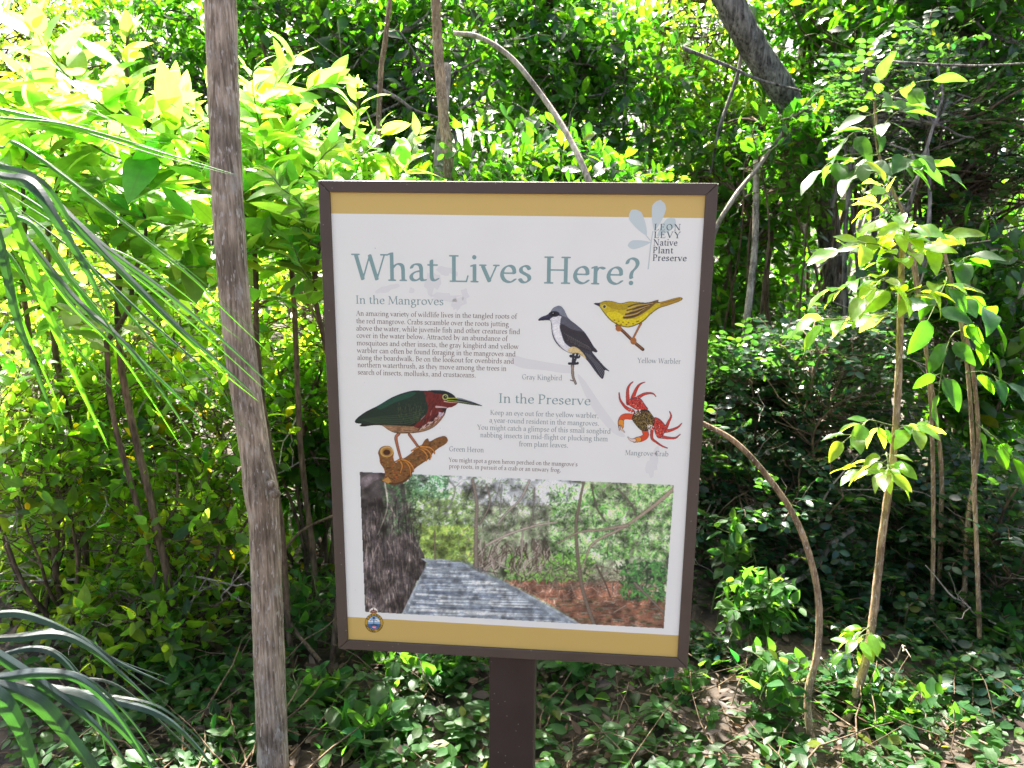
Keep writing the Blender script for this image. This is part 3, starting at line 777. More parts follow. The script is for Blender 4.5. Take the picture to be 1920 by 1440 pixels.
P.poly([(385, 285), (400, 262), (435, 214), (480, 190), (524, 198), (560, 242), (600, 325), (560, 340), (520, 285), (440, 275)], (128, 134, 148), smooth=4, clip=True)
P.poly([(530, 300), (600, 325), (690, 392), (760, 460), (700, 470), (600, 440), (520, 400), (510, 370)], (92, 94, 106), smooth=4, clip=True)
P.poly([(505, 400), (540, 385), (640, 440), (760, 470), (820, 560), (865, 620), (900, 668), (840, 670), (760, 660), (640, 610), (560, 560), (520, 470)], (56, 54, 62), smooth=4, clip=True)
g = np.random.default_rng(4)
for i in range(26):
    x = 540 + i * 10; y = 470 + i * 5.5
    P.line([(x, y), (x + 36, y + 30), (x + 50, y + 70)], (150, 146, 142) if i % 2 else (24, 24, 30), 5, 3, .75, 4, clip=True)
for i in range(9):
    P.line([(560 + i * 20, 540 + i * 10), (720 + i * 14, 600 + i * 8), (840, 660)], (126, 120, 118) if i % 2 else (26, 26, 32), 5, 3, .8, 4, clip=True)
for i in range(9):
    P.line([(770 + i * 9, 690 + i * 3), (860 + i * 8, 800), (945 + i * 6, 950 - i * 8)], (150, 150, 158) if i % 2 else (20, 20, 28), 8, 6, .85, 4, clip=True)
P.poly([(276, 340), (300, 312), (350, 292), (405, 300), (400, 332), (340, 344)], (58, 60, 84), smooth=3); P.line([(285, 340), (395, 316)], (28, 28, 44), 6)
P.dot(445, 275, 58, (36, 38, 50), 1, 30); P.dot(440, 272, 17, (8, 8, 12)); P.dot(435, 267, 5, (250, 250, 255))
P.line([(410, 345), (416, 390), (430, 480), (470, 570), (540, 650), (620, 692)], (70, 74, 96), 6, 5, .8, 5)
P.grain(.07, 4); P.soften(1); P.emit('kingbird_picture', 0.0004)

# --- yellow warbler
P = Painter(850, 80, 1815, 680, 2.9, (960, 540), .17708)
P.line([(1110, 400), (1200, 480), (1290, 570), (1385, 650)], (70, 42, 30), 36, 38, 1, 5); P.line([(1110, 396), (1200, 474), (1290, 566), (1380, 645)], (140, 92, 60), 20, 20, 1, 5)
P.line([(1365, 375), (1330, 440), (1285, 530)], (92, 52, 28), 28, 24, 1, 4); P.line([(1365, 375), (1330, 440), (1285, 530)], (184, 124, 70), 16, 14, 1, 4)
P.dot(1285, 560, 34, (176, 112, 56), 1, 40); P.dot(1130, 428, 34, (180, 110, 52), 1, 34)
P.poly([(865, 160), (925, 155), (985, 135), (1060, 138), (1150, 160), (1240, 142), (1340, 148), (1440, 152), (1550, 122), (1565, 148), (1770, 95), (1800, 130), (1640, 190), (1560, 215), (1470, 280), (1400, 350), (1330, 390), (1240, 418), (1150, 405), (1060, 360), (990, 290), (935, 215), (920, 195), (880, 178)], (96, 84, 40), smooth=3)
P.poly([(928, 165), (990, 142), (1060, 144), (1150, 168), (1240, 150), (1340, 154), (1430, 165), (1500, 150), (1556, 160), (1760, 105), (1785, 128), (1630, 184), (1550, 208), (1460, 275), (1390, 342), (1320, 382), (1240, 408), (1155, 396), (1065, 352), (1000, 284), (940, 208)], (206, 184, 34), smooth=3, clip=True)
P.poly([(1000, 270), (1100, 250), (1200, 300), (1320, 330), (1440, 250), (1420, 310), (1330, 375), (1240, 402), (1150, 390), (1070, 346)], (232, 214, 30), .85, smooth=4, clip=True)
P.poly([(930, 168), (990, 144), (1060, 146), (1150, 170), (1300, 154), (1400, 168), (1340, 195), (1200, 230), (1080, 225), (1000, 190)], (172, 146, 28), .75, smooth=4, clip=True)
P.poly([(1170, 315), (1240, 260), (1330, 190), (1440, 155), (1550, 125), (1480, 200), (1360, 285), (1250, 325)], (120, 92, 44), smooth=4, clip=True)
for i in range(7):
    P.line([(1185 + i * 8, 318 - i * 20), (1320, 290 - i * 20), (1400 + i * 18, 220 - i * 12)], (58, 44, 28) if i % 2 == 0 else (214, 184, 110), 12, 6, .9, 4, clip=True)
P.poly([(1565, 150), (1765, 97), (1795, 128), (1640, 185), (1570, 200)], (176, 136, 48), .85, clip=True)
P.line([(1580, 165), (1780, 112)], (110, 84, 36), 7, 5, .8)
for x, y in ((1085, 340), (1130, 352), (1175, 362), (1235, 368), (1325, 355), (1105, 372), (1155, 385), (1212, 388), (1282, 378), (1340, 350)): P.dot(x, y, 9, (120, 76, 20), .9, 6)
P.poly([(865, 160), (925, 158), (935, 185), (915, 194), (878, 176)], (70, 62, 86)); P.line([(872, 168), (925, 172)], (40, 36, 56), 5)
P.dot(978, 196, 22, (240, 226, 150)); P.dot(978, 196, 15, (14, 12, 14)); P.dot(973, 191, 4, (255, 255, 255))
P.grain(.07, 4); P.soften(1); P.emit('warbler_picture', 0.0004)

# --- mangrove crab
P = Painter(480, 200, 1540, 1300, 3.6, (1100, 690), .11803)
def limb(pts, w0, w1, c=(206, 66, 52)):
    P.line(pts, (74, 66, 84), w0 + 16, w1 + 12, 1, 6); P.line(pts, c, w0, w1, 1, 6)
limb([(740, 690), (640, 640), (580, 580), (530, 500), (515, 395)], 52, 12)
limb([(660, 560), (650, 440), (655, 330), (690, 260), (735, 220)], 56, 8)
limb([(720, 520), (760, 400), (810, 300), (860, 250), (925, 225)], 60, 6)
limb([(800, 480), (900, 420), (990, 400), (1060, 410), (1100, 455)], 46, 6)
limb([(1260, 950), (1300, 860), (1340, 770), (1318, 690)], 46, 8)
limb([(1200, 1010), (1330, 990), (1450, 940), (1510, 880)], 50, 8)
limb([(1170, 1090), (1290, 1110), (1410, 1110), (1485, 1055)], 46, 8)
limb([(1040, 960), (1035, 1110), (1110, 1180), (1200, 1240), (1280, 1272)], 42, 10)
P.poly([(640, 560), (720, 480), (850, 480), (930, 580), (975, 660), (850, 690), (740, 640)], (74, 66, 84), smooth=4); P.poly([(652, 562), (722, 492), (845, 492), (918, 585), (955, 655), (850, 680), (745, 630)], (206, 62, 50), smooth=4)
P.poly([(1060, 800), (1150, 800), (1240, 890), (1265, 960), (1210, 1080), (1140, 1120), (1080, 1020)], (74, 66, 84), smooth=4); P.poly([(1066, 812), (1148, 812), (1228, 895), (1252, 960), (1200, 1070), (1142, 1106), (1090, 1015)], (206, 62, 50), smooth=4)
limb([(770, 780), (660, 770), (580, 780), (540, 850), (545, 930)], 84, 80, (222, 84, 46)); limb([(545, 860), (545, 940)], 84, 70, (232, 150, 50))
limb([(530, 930), (555, 970), (600, 1020)], 40, 10, (240, 206, 180)); limb([(525, 930), (520, 990)], 20, 10, (236, 190, 150))
limb([(920, 980), (940, 1070), (880, 1120), (800, 1140)], 90, 80, (222, 80, 46)); limb([(830, 1135), (760, 1150)], 76, 66, (234, 150, 60))
limb([(760, 1150), (700, 1140), (655, 1100)], 46, 12, (240, 210, 196))
P.poly([(730, 760), (800, 680), (960, 660), (1040, 740), (1085, 830), (1050, 940), (960, 1000), (860, 990), (780, 910), (725, 830)], (48, 40, 30), smooth=4)
g = np.random.default_rng(6)
for k in range(520):
    a, r = g.uniform(0, 2 * pi), math.sqrt(g.uniform()); x, y = 905 + 165 * r * cos(a), 830 + 155 * r * sin(a)
    c = [(150, 128, 66), (92, 74, 36), (36, 28, 20), (176, 150, 90), (120, 100, 46)][k % 5]
    P.line([(x, y), (x + g.normal(0, 14), y + g.normal(0, 14))], c, 10, 6, .9, clip=True)
for k in range(330):
    if k % 2: x, y = g.normal(800, 75), g.normal(580, 60)
    else: x, y = g.normal(1150, 55), g.normal(960, 85)
    P.dot(x, y, g.uniform(4, 9), [(120, 26, 30), (240, 150, 130), (90, 20, 28)][k % 3], .85, clip=True)
for k in range(26): P.dot(g.uniform(690, 860), g.uniform(660, 740), 8, (250, 240, 240), .9, clip=True); P.dot(g.uniform(960, 1050), g.uniform(900, 980), 7, (250, 240, 240), .9, clip=True)
P.emit('crab_picture', 0.0004)

# --- the boardwalk photograph
P = Painter(40, 10, 1876, 932, 2.4, (660, 880), .32292)
corners = [(44, 14), (1870, 90), (1811, 925), (75, 828)]
P.poly(corners, (138, 154, 120))
g = np.random.default_rng(12)
def dabs(n, x0, x1, y0, y1, cols, s0, s1, op=.85, asp=.8):
    for k in range(n):
        x, y = g.uniform(x0, x1), g.uniform(y0, y1); s = g.uniform(s0, s1); c = cols[g.integers(len(cols))]
        c = np.array(c) * g.uniform(.82, 1.18)
        a = g.uniform(0, pi); d = np.array([cos(a), sin(a)]) * s
        P.line([(x - d[0], y - d[1]), (x + d[0], y + d[1])], c, s * asp, s * asp * .4, op, clip=True)
def wisps(n, x0, x1, y0, y1, cols, w=4, l=90, steep=1.0):
    for k in range(n):
        x, y = g.uniform(x0, x1), g.uniform(y0, y1); a = g.normal(pi / 2, .7 / steep); q = g.uniform(.4, 1.3) * l
        p1 = (x + cos(a) * q * .5 + g.normal(0, 8), y + sin(a) * q * .5); p2 = (x + cos(a) * q, y + sin(a) * q + g.normal(0, 10))
        P.line([(x, y), p1, p2], np.array(cols[g.integers(len(cols))]) * g.uniform(.85, 1.15), g.uniform(.6, 1.3) * w, w * .5, .85, 4, clip=True)
P.poly([(300, 20), (1250, 60), (1300, 190), (900, 210), (620, 190), (400, 130)], (212, 218, 222), .95, smooth=4, clip=True)
dabs(1500, 330, 720, 130, 540, [(122, 156, 76), (146, 178, 84), (100, 132, 74), (76, 104, 62), (160, 190, 108)], 5, 15)
dabs(1300, 330, 1250, 20, 330, [(120, 150, 96), (150, 172, 120), (198, 204, 204), (104, 130, 88), (210, 214, 214)], 4, 12)
dabs(2300, 700, 1860, 200, 640, [(126, 150, 98), (150, 150, 130), (106, 126, 88), (84, 94, 72), (172, 168, 154)], 4, 13)
dabs(2600, 1150, 1866, 90, 520, [(92, 150, 70), (118, 176, 86), (70, 118, 62), (58, 84, 56), (146, 196, 106), (180, 196, 160)], 5, 14)
dabs(900, 400, 720, 330, 545, [(156, 186, 76), (136, 172, 74), (180, 202, 104), (108, 140, 66)], 5, 13)
dabs(500, 320, 560, 30, 170, [(76, 120, 80), (104, 146, 98), (54, 90, 62)], 5, 11)
wisps(150, 620, 1850, 60, 420, [(168, 160, 150), (120, 110, 102), (186, 178, 170)], 4, 110)
P.poly([(44, 14), (210, 20), (290, 60), (320, 200), (360, 380), (430, 540), (360, 680), (285, 840), (75, 828)], (66, 60, 62), .93, smooth=3, clip=True)
dabs(420, 170, 370, 50, 380, [(70, 108, 66), (88, 132, 80), (50, 76, 54)], 5, 13)
dabs(700, 60, 400, 200, 830, [(48, 42, 46), (88, 80, 78), (36, 32, 36)], 5, 16, .7, .4)
for k in range(620):
    x, y = g.uniform(60, 430), g.uniform(150, 820)
    if x > 300 + (y < 540) * 130 * (y / 540) + (y >= 540) * (130 - (y - 540) * .42): continue
    l = g.uniform(20, 110); c = [(36, 32, 36), (124, 112, 108), (28, 24, 30), (164, 150, 136), (92, 80, 76)][k % 5]
    P.line([(x, y), (x + g.normal(4, 12), y + l)], c, g.uniform(2, 6), 2, .8, clip=True)
P.line([(50, 90), (130, 40), (200, 25)], (92, 84, 86), 60, 40, .9, 4, clip=True)
P.line([(190, 70), (205, 220), (150, 380)], (196, 182, 172), 9, 4, 1, 4, clip=True)
# clumps of light and dark in the printed woods
def cloud(n, seed):
    q = np.random.default_rng(seed).normal(0, 1, (n, 2 * n))
    ny, nx = P.X.shape
    v = np.linspace(0, n - 1.001, ny); u = np.linspace(0, 2 * n - 1.001, nx)
    j, i = v.astype(int), u.astype(int); fv = (v - j)[:, None]; fu = (u - i)[None]
    fv, fu = fv * fv * (3 - 2 * fv), fu * fu * (3 - 2 * fu)
    A = lambda a, b: q[np.ix_(np.minimum(a, n - 1), np.minimum(b, 2 * n - 1))]
    return (A(j, i) * (1 - fv) * (1 - fu) + A(j + 1, i) * fv * (1 - fu) + A(j, i + 1) * (1 - fv) * fu + A(j + 1, i + 1) * fv * fu)
P.rgb = P.rgb * np.clip(1 + .16 * cloud(9, 1) + .20 * cloud(20, 2) + .16 * cloud(44, 3), .35, 1.6)[..., None]
# red water
P.poly([(880, 640), (1000, 640), (1250, 640), (1560, 650), (1815, 760), (1811, 925), (1330, 900), (1180, 800), (1000, 700)], (132, 92, 74), smooth=0, clip=True)
dabs(900, 900, 1815, 650, 790, [(160, 98, 70), (124, 80, 62), (180, 122, 96), (104, 86, 74), (196, 166, 146)], 6, 20, .8, .3)
for k in range(600):
    x, y = g.uniform(1100, 1812), g.uniform(740, 925)
    P.line([(x, y), (x + g.uniform(-40, 40), y + g.normal(0, 3))], [(96, 96, 62), (70, 62, 52), (140, 142, 130), (120, 72, 48), (60, 70, 50)][k % 5], g.uniform(4, 9), 3, .75, clip=True)
P.rgb = np.where((P.Y > 640)[..., None], P.rgb * np.clip(1 + .22 * cloud(14, 5) + .18 * cloud(34, 6), .4, 1.5)[..., None], P.rgb)
wisps(90, 900, 1780, 590, 720, [(150, 128, 112), (96, 74, 62), (176, 156, 142)], 4, 60, .6)
dabs(500, 900, 1400, 500, 650, [(110, 170, 66), (84, 140, 56), (140, 190, 90), (60, 90, 50)], 8, 20)
dabs(420, 1150, 1800, 560, 700, [(120, 108, 96), (84, 76, 64), (160, 146, 132), (60, 70, 48)], 10, 36, .8, .22)
dabs(300, 1560, 1815, 540, 760, [(84, 150, 70), (60, 110, 60), (46, 60, 46)], 8, 20)
for k in range(170):   # prop roots
    x = g.uniform(720, 1160); y = g.uniform(400, 560)
    P.line([(x, y), (x + g.normal(-6, 18), y + 40), (x + g.normal(-10, 34), y + g.uniform(60, 110))], [(146, 132, 122), (96, 82, 74), (184, 170, 160), (66, 54, 48)][k % 4], 7, 4, .85, 4, clip=True)
# boardwalk
P.poly([(400, 518), (520, 520), (655, 545), (740, 600), (860, 640), (1000, 712), (1160, 800), (1335, 902), (290, 838), (360, 690), (440, 545)], (156, 164, 170), clip=True)
for k in range(170):
    y = 530 + 370 * (k / 170) ** 1.1; f = (y - 518) / 384
    xl, xr = 440 - 150 * f, 640 + 700 * f ** .95
    P.line([(xl, y - 4 * f), (xr, y + 20 * f)], (104, 116, 128), 1.6 + 2 * f, None, .5, clip=True)
for k in range(240):
    f = g.uniform(0.02, .97); y = 524 + 370 * f; xl, xr = 445 - 150 * f, 640 + 650 * f
    x = g.uniform(xl, xr); l = g.uniform(30, 190) * (0.4 + f)
    xa, xb = max(x - l, xl + 8), min(x + l, xr - 30)
    c = [(218, 222, 220), (104, 116, 132), (200, 206, 208), (126, 138, 150), (90, 102, 120)][k % 5]
    P.line([(xa, y), ((xa + xb) / 2, y + 4), (xb, y + 10 * f)], c, g.uniform(4, 14) * (.5 + f), 3, .7, clip=True)
wk = np.zeros(P.X.shape, bool); sl_, in_ = P.poly([(440, 545), (520, 522), (655, 548), (860, 642), (1160, 802), (1330, 900), (295, 838), (365, 690)], (0, 0, 0), 0.0)
wk[sl_] = in_
P.rgb[wk] = (P.rgb * (1 + np.clip(.10 * cloud(60, 8) + .14 * cloud(30, 9), -.3, .3))[..., None])[wk]
# trunks and boughs
for pts, a, b, c in (([(1345, 75), (1320, 200), (1300, 330), (1310, 500), (1335, 680), (1370, 800), (1405, 900)], 16, 26, (112, 100, 88)),
                     ([(1866, 115), (1760, 205), (1660, 280), (1560, 345), (1400, 430), (1350, 540)], 28, 10, (158, 142, 126)),
                     ([(1600, 325), (1450, 350), (1320, 365), (1190, 430)], 20, 6, (150, 134, 118)),
                     ([(1030, 65), (980, 170), (900, 250), (850, 310)], 16, 10, (160, 150, 142)),
                     ([(700, 60), (725, 200), (720, 340), (720, 560)], 18, 26, (128, 116, 106)),
                     ([(1190, 305), (1050, 330), (900, 380), (780, 440)], 10, 16, (176, 162, 150)),
                     ([(780, 90), (800, 200), (740, 320)], 8, 10, (130, 118, 108)), ([(480, 360), (482, 520)], 6, 9, (120, 110, 90)),
                     ([(990, 370), (985, 520)], 8, 10, (170, 156, 146)), ([(1060, 110), (1050, 260), (1030, 330)], 8, 8, (120, 116, 108)),
                     ([(560, 60), (600, 120), (560, 230)], 6, 5, (150, 150, 146)), ([(870, 90), (860, 260)], 6, 6, (150, 150, 146)),
                     ([(1390, 90), (1420, 220), (1470, 300)], 8, 6, (96, 88, 80)), ([(1540, 110), (1620, 200), (1650, 270)], 7, 6, (110, 100, 92)),
                     ([(1420, 560), (1470, 660), (1500, 740)], 7, 6, (92, 76, 66)), ([(1640, 660), (1720, 740), (1810, 830)], 16, 10, (120, 108, 98)),
                     ([(1520, 830), (1590, 790)], 5, 8, (160, 140, 124))):
    a, b = a * .7, b * .7
    P.line(pts, np.array(c) * .55, a + 6, b + 6, .7, 6, clip=True); P.line(pts, c, a, b, 1, 6, clip=True)
P.grain(.05, 3)
P.soften(1)
P.rgb = np.clip((P.rgb - 120) * 1.10 + 140, 8, 246)
P.grain(.04, 2)
P.emit('boardwalk_picture', 0.0003)

# --- round crest on the lower band
P = Painter(415, 340, 1075, 1205, 6.5, (660, 1120), .05556)
P.dot(727, 470, 140, (244, 240, 232), 1, 125)
P.dot(745, 865, 315, (52, 44, 24), 1, 325); P.dot(745, 865, 300, (196, 156, 52), 1, 310); P.dot(745, 865, 218, (60, 60, 60), 1, 238); P.dot(745, 865, 206, (150, 186, 222), 1, 226)
P.poly([(548, 820), (620, 740), (700, 800), (745, 830), (800, 740), (860, 730), (940, 820)], (236, 236, 240), smooth=3)
P.poly([(545, 900), (940, 900), (900, 1010), (745, 1085), (600, 1020)], (56, 104, 160), smooth=3); P.line([(570, 880), (930, 880)], (126, 180, 220), 40)
P.poly([(610, 940), (690, 905), (800, 905), (880, 950), (745, 960)], (40, 70, 96), smooth=3)
P.poly([(670, 1000), (740, 955), (820, 990), (790, 1050), (720, 1040)], (214, 120, 138), smooth=3); P.line([(700, 1010), (790, 1020)], (250, 220, 226), 18)
P.line([(738, 760), (738, 900)], (36, 60, 84), 22); P.dot(735, 695, 46, (20, 54, 84), 1, 34)
P.line([(600, 770), (640, 800), (655, 760)], (70, 60, 30), 16); P.line([(790, 780), (850, 795)], (60, 56, 60), 16)
P.poly([(625, 520), (635, 450), (700, 430), (727, 400), (755, 430), (825, 450), (835, 520)], (120, 56, 56), smooth=3)
P.line([(630, 520), (727, 545), (830, 520)], (190, 150, 60), 26, None, 1, 4)
for x in (680, 727, 775): P.dot(x, 478, 15, (216, 170, 160))
P.dot(727, 392, 18, (60, 50, 40))
for word, a0, a1, flip in (('BAHAMAS', 150, 30, 1), ('NATIONAL TRUST', 198, 342, -1)):
    n = len(word)
    for i, ch in enumerate(word):
        if ch == ' ': continue
        th = R(a0 + (a1 - a0) * i / (n - 1)); r = 262
        cx, cy = 745 + r * cos(th), 865 - (r + 8) * sin(th)
        upv = np.array([cos(th), -sin(th)]) * flip; rv = np.array([-upv[1], upv[0]])
        for kind, pts in GL[ch][0]:
            if kind == 'd': continue
            Q = np.asarray(pts, float)[:, :2] - np.array([GL[ch][1] / 2, .34])
            Q = np.array([cx, cy]) + 105 * (Q[:, :1] * rv * .8 + Q[:, 1:] * upv)
            P.line(Q, (44, 36, 20), 11, None, 1, 5 if kind == 'c' else 0)
P.emit('crest_emblem', 0.0004)

# ------------------------------------------------------------------ plant building
def unit(v):
    v = np.asarray(v, float)
    return v / (np.linalg.norm(v, axis=-1, keepdims=True) + 1e-12)

class Leaves:
    """collects leaf placements, then builds them all as bent, folded blades in ONE mesh"""
    def __init__(self): self.rows = []
    def add(self, p, d, n, L, W, tint, curl=0.25, fold=0.25):
        self.rows.append((*p, *d, *n, L, W, *tint, curl, fold))
    def build(self, name, mat, parent, rng, shape='ovate', seg=6, wavy=0.0):
        A = np.array(self.rows, float)
        n = len(A)
        p, d, nn = A[:, 0:3], unit(A[:, 3:6]), A[:, 6:9]
        s = unit(np.cross(d, nn)); nn = unit(np.cross(s, d))
        Ln, W, tint, curl, fold = A[:, 9], A[:, 10], A[:, 11:14], A[:, 14], A[:, 15]
        t = np.linspace(0, 1, seg + 1)
        if shape == 'ovate': prof = np.sin(pi * t ** 0.75) ** 0.8
        elif shape == 'obovate': prof = np.sin(pi * t ** 1.35) ** 0.75
        elif shape == 'lance': prof = np.sin(pi * t ** 0.7) ** 0.95
        elif shape == 'round': prof = np.sqrt(np.clip(1 - (2 * t - 1) ** 2, 0, 1))
        else: prof = np.sin(pi * t ** 0.6) ** 0.7
        prof = np.maximum(prof, 0.03); prof[-1] = 0.015
        us = np.array([-1.0, 0.0, 1.0])
        ph = rng.uniform(0, 6.28, n); am = wavy * rng.uniform(.4, 1.3, n)
        bend = rng.normal(0, 0.10, n)
        T, U = np.meshgrid(t, us, indexing='ij')                     # (seg+1, 3)
        PR = prof[:, None] * np.ones(3)
        along = Ln[:, None, None] * (T - 0.10 * curl[:, None, None] * T ** 2)
        wd = W[:, None, None] * 0.5 * U * PR
        h = -curl[:, None, None] * Ln[:, None, None] * T ** 2 * 0.55 + fold[:, None, None] * np.abs(wd) * 0.9
        h = h + am[:, None, None] * W[:, None, None] * np.abs(U) * PR * np.sin(T * 9 + ph[:, None, None] + U * 1.3)
        sb = bend[:, None, None] * Ln[:, None, None] * T ** 2
        V = p[:, None, None, :] + along[..., None] * d[:, None, None, :] + (wd + sb)[..., None] * s[:, None, None, :] + h[..., None] * nn[:, None, None, :]
        k = (seg + 1) * 3
        V = V.reshape(-1, 3)
        base = (np.arange(n) * k)[:, None]
        q = []
        for i in range(seg):
            for j in range(2):
                q.append([i * 3 + j, i * 3 + j + 1, (i + 1) * 3 + j + 1, (i + 1) * 3 + j])
        F = (base[:, :, None] + np.array(q)[None]).reshape(-1, 4)
        uv = np.tile(np.stack([U, T], -1).reshape(1, k, 2), (n, 1, 1)).reshape(-1, 2)
        col = np.repeat(tint, k, 0)
        return mesh_obj(name, V, F, mat, parent, uv=uv, col=col)

class Tubes:
    """collects tapering limbs, then builds them all in ONE mesh"""
    def __init__(self): self.V, self.F, self.n, self.mi, self.cur = [], [], 0, [], 0
    def add(self, pts, r0, r1=None, sides=6, rough=0.0, rng=None):
        P = np.asarray(pts, float)
        r = np.linspace(r0, r0 if r1 is None else r1, len(P)) if np.ndim(r0) == 0 else np.asarray(r0)
        T = np.gradient(P, axis=0); T = unit(T)
        ref = np.array([1.0, 0.2, 0.1]) if abs(T[0, 0]) < 0.8 else np.array([0, 1.0, 0.2])
        A = unit(np.cross(T, ref)); B = np.cross(T, A)
        th = np.linspace(0, 2 * pi, sides, endpoint=False)
        rr = r[:, None] * np.ones(sides)
        if rough: rr = rr * (1 + rough * rng.normal(0, 1, rr.shape))
        V = P[:, None, :] + rr[..., None] * (np.cos(th)[None, :, None] * A[:, None, :] + np.sin(th)[None, :, None] * B[:, None, :])
        m_ = len(P)
        i = np.arange(m_ - 1)[:, None] * sides; j = np.arange(sides)[None]; j2 = (j + 1) % sides
        F = np.stack([i + j, i + j2, i + sides + j2, i + sides + j], -1).reshape(-1, 4) + self.n
        self.V.append(V.reshape(-1, 3)); self.F.append(F); self.n += m_ * sides; self.mi.append(np.full(len(F), self.cur))
    def build(self, name, mat, parent=None, mat2=None):
        o = mesh_obj(name, np.vstack(self.V), np.vstack(self.F), mat, parent)
        if mat2:
            o.data.materials.append(mat2)
            o.data.polygons.foreach_set('material_index', np.concatenate(self.mi).astype(np.int32))
        return o

def local(p, root): return np.asarray(p, float) - np.array(root)

def wander(a, b, n, rng, amt, sag=0.0):
    """a curved path from a to b with a little natural wandering"""
    t = np.linspace(0, 1, n)[:, None]
    P = a + (b - a) * t
    L = np.linalg.norm(b - a)
    for k in (1, 2, 3):
        P = P + np.sin(pi * k * t) * rng.normal(0, amt * L / k ** 1.3, 3)
    P[:, 2] += sag * L * np.sin(pi * t[:, 0])
    return P

def tint_of(rng, hue=0.14, val=0.26, yellow=0.008):
    v = max(0.35, 1 + rng.normal(0, val)); q = rng.normal(0, hue)
    if rng.uniform() < yellow:
        return np.array([4.2, 1.7, 0.6]) * v * 0.8
    return np.clip(np.array([1 + 1.6 * q, 1 + 0.3 * q, 1 - q]) * v, 0.1, 5)

STYLES = {  # leaf length, width ratio, shape, curl, fold, spacing per leaf, leaf material
    'broad':   dict(L=(.09, .18), w=.42, shape='ovate', curl=.45, fold=.16, gap=.0125, mat='broad', wavy=.05, seg=8),
    'small':   dict(L=(.045, .085), w=.48, shape='ovate', curl=.3, fold=.25, gap=.024, mat='small', wavy=.03, seg=5),
    'glossy':  dict(L=(.065, .115), w=.45, shape='obovate', curl=.25, fold=.25, gap=.024, mat='glossy', wavy=.03, seg=5),
    'leaflet': dict(L=(.026, .046), w=.60, shape='round', curl=.2, fold=.2, gap=.028, mat='leaflet', wavy=0, seg=4),
    'sapling': dict(L=(.06, .11), w=.50, shape='ovate', curl=.35, fold=.25, gap=.03, mat='sapling', wavy=.07, seg=8),
    'herb':    dict(L=(.038, .085), w=.55, shape='ovate', curl=.35, fold=.2, gap=.020, mat='herb', wavy=.04, seg=6),
}

def leaf_twig(LV, TB, path, st, rng, r=0.0016, size=1.0, start=0.12, pinnate=False, upness=0.55, yellow=0.02):
    """leaves along a twig; pinnate twigs carry leaflets in pairs"""
    P = np.asarray(path, float)
    TB.add(P, r, r * 0.5, sides=4)
    seg = np.linalg.norm(np.diff(P, axis=0), axis=1); cum = np.concatenate([[0], np.cumsum(seg)])
    Lt = cum[-1]; gap = st['gap'] * size
    k = max(3, int(Lt * (1 - start) / gap))
    ang = rng.uniform(0, 6.28)
    for i in range(k):
        s_ = Lt * (start + (1 - start) * (i + 0.5) / k)
        q = np.array([np.interp(s_, cum, P[:, a]) for a in range(3)])
        j = min(np.searchsorted(cum, s_), len(P) - 1); T = unit(P[j] - P[j - 1])
        if pinnate:
            side = unit(np.cross(T, [0, 0, 1.0]) + 1e-6)
            for sg in (-1, 1):
                d = unit(T * 0.35 + sg * side + rng.normal(0, .15, 3)); nrm = unit(np.cross(side, T) + rng.normal(0, .35, 3))
                if nrm[2] < 0: nrm = -nrm
                Ln = rng.uniform(*st['L']) * size
                LV.add(q, d, nrm, Ln, Ln * st['w'] * rng.uniform(.85, 1.15), tint_of(rng, yellow=yellow), st['curl'] * rng.uniform(.2, 1.6), st['fold'])
        else:
            ang += 2.4
            ref = np.array([0, 0, 1.0]) if abs(T[2]) < 0.8 else np.array([1.0, 0, 0])
            a = unit(np.cross(T, ref)); b = np.cross(T, a)
            rad = a * cos(ang) + b * sin(ang)
            tip = (i + 1) / k
            if st['mat'] == 'broad':
                rad = rad * np.array([1, 1, .45]) + np.array([0, 0, .12 - .3 * (1 - tip)])
            d = unit(T * (0.35 + 0.55 * tip ** 2) + rad * 0.9 + np.array([0, 0, .15]) + rng.normal(0, .22, 3))
            nrm = unit(np.array([0, 0, upness]) + T * 0.35 + rng.normal(0, .42, 3))
            Ln = rng.uniform(*st['L']) * size * (1 - 0.45 * tip ** 3) * rng.choice([.6, 1, 1, 1.15])
            pet = d * Ln * 0.12
            LV.add(q + pet, d, nrm, Ln, Ln * st['w'] * rng.uniform(.85, 1.15), tint_of(rng, yellow=yellow), st['curl'] * rng.uniform(.2, 1.8), st['fold'])

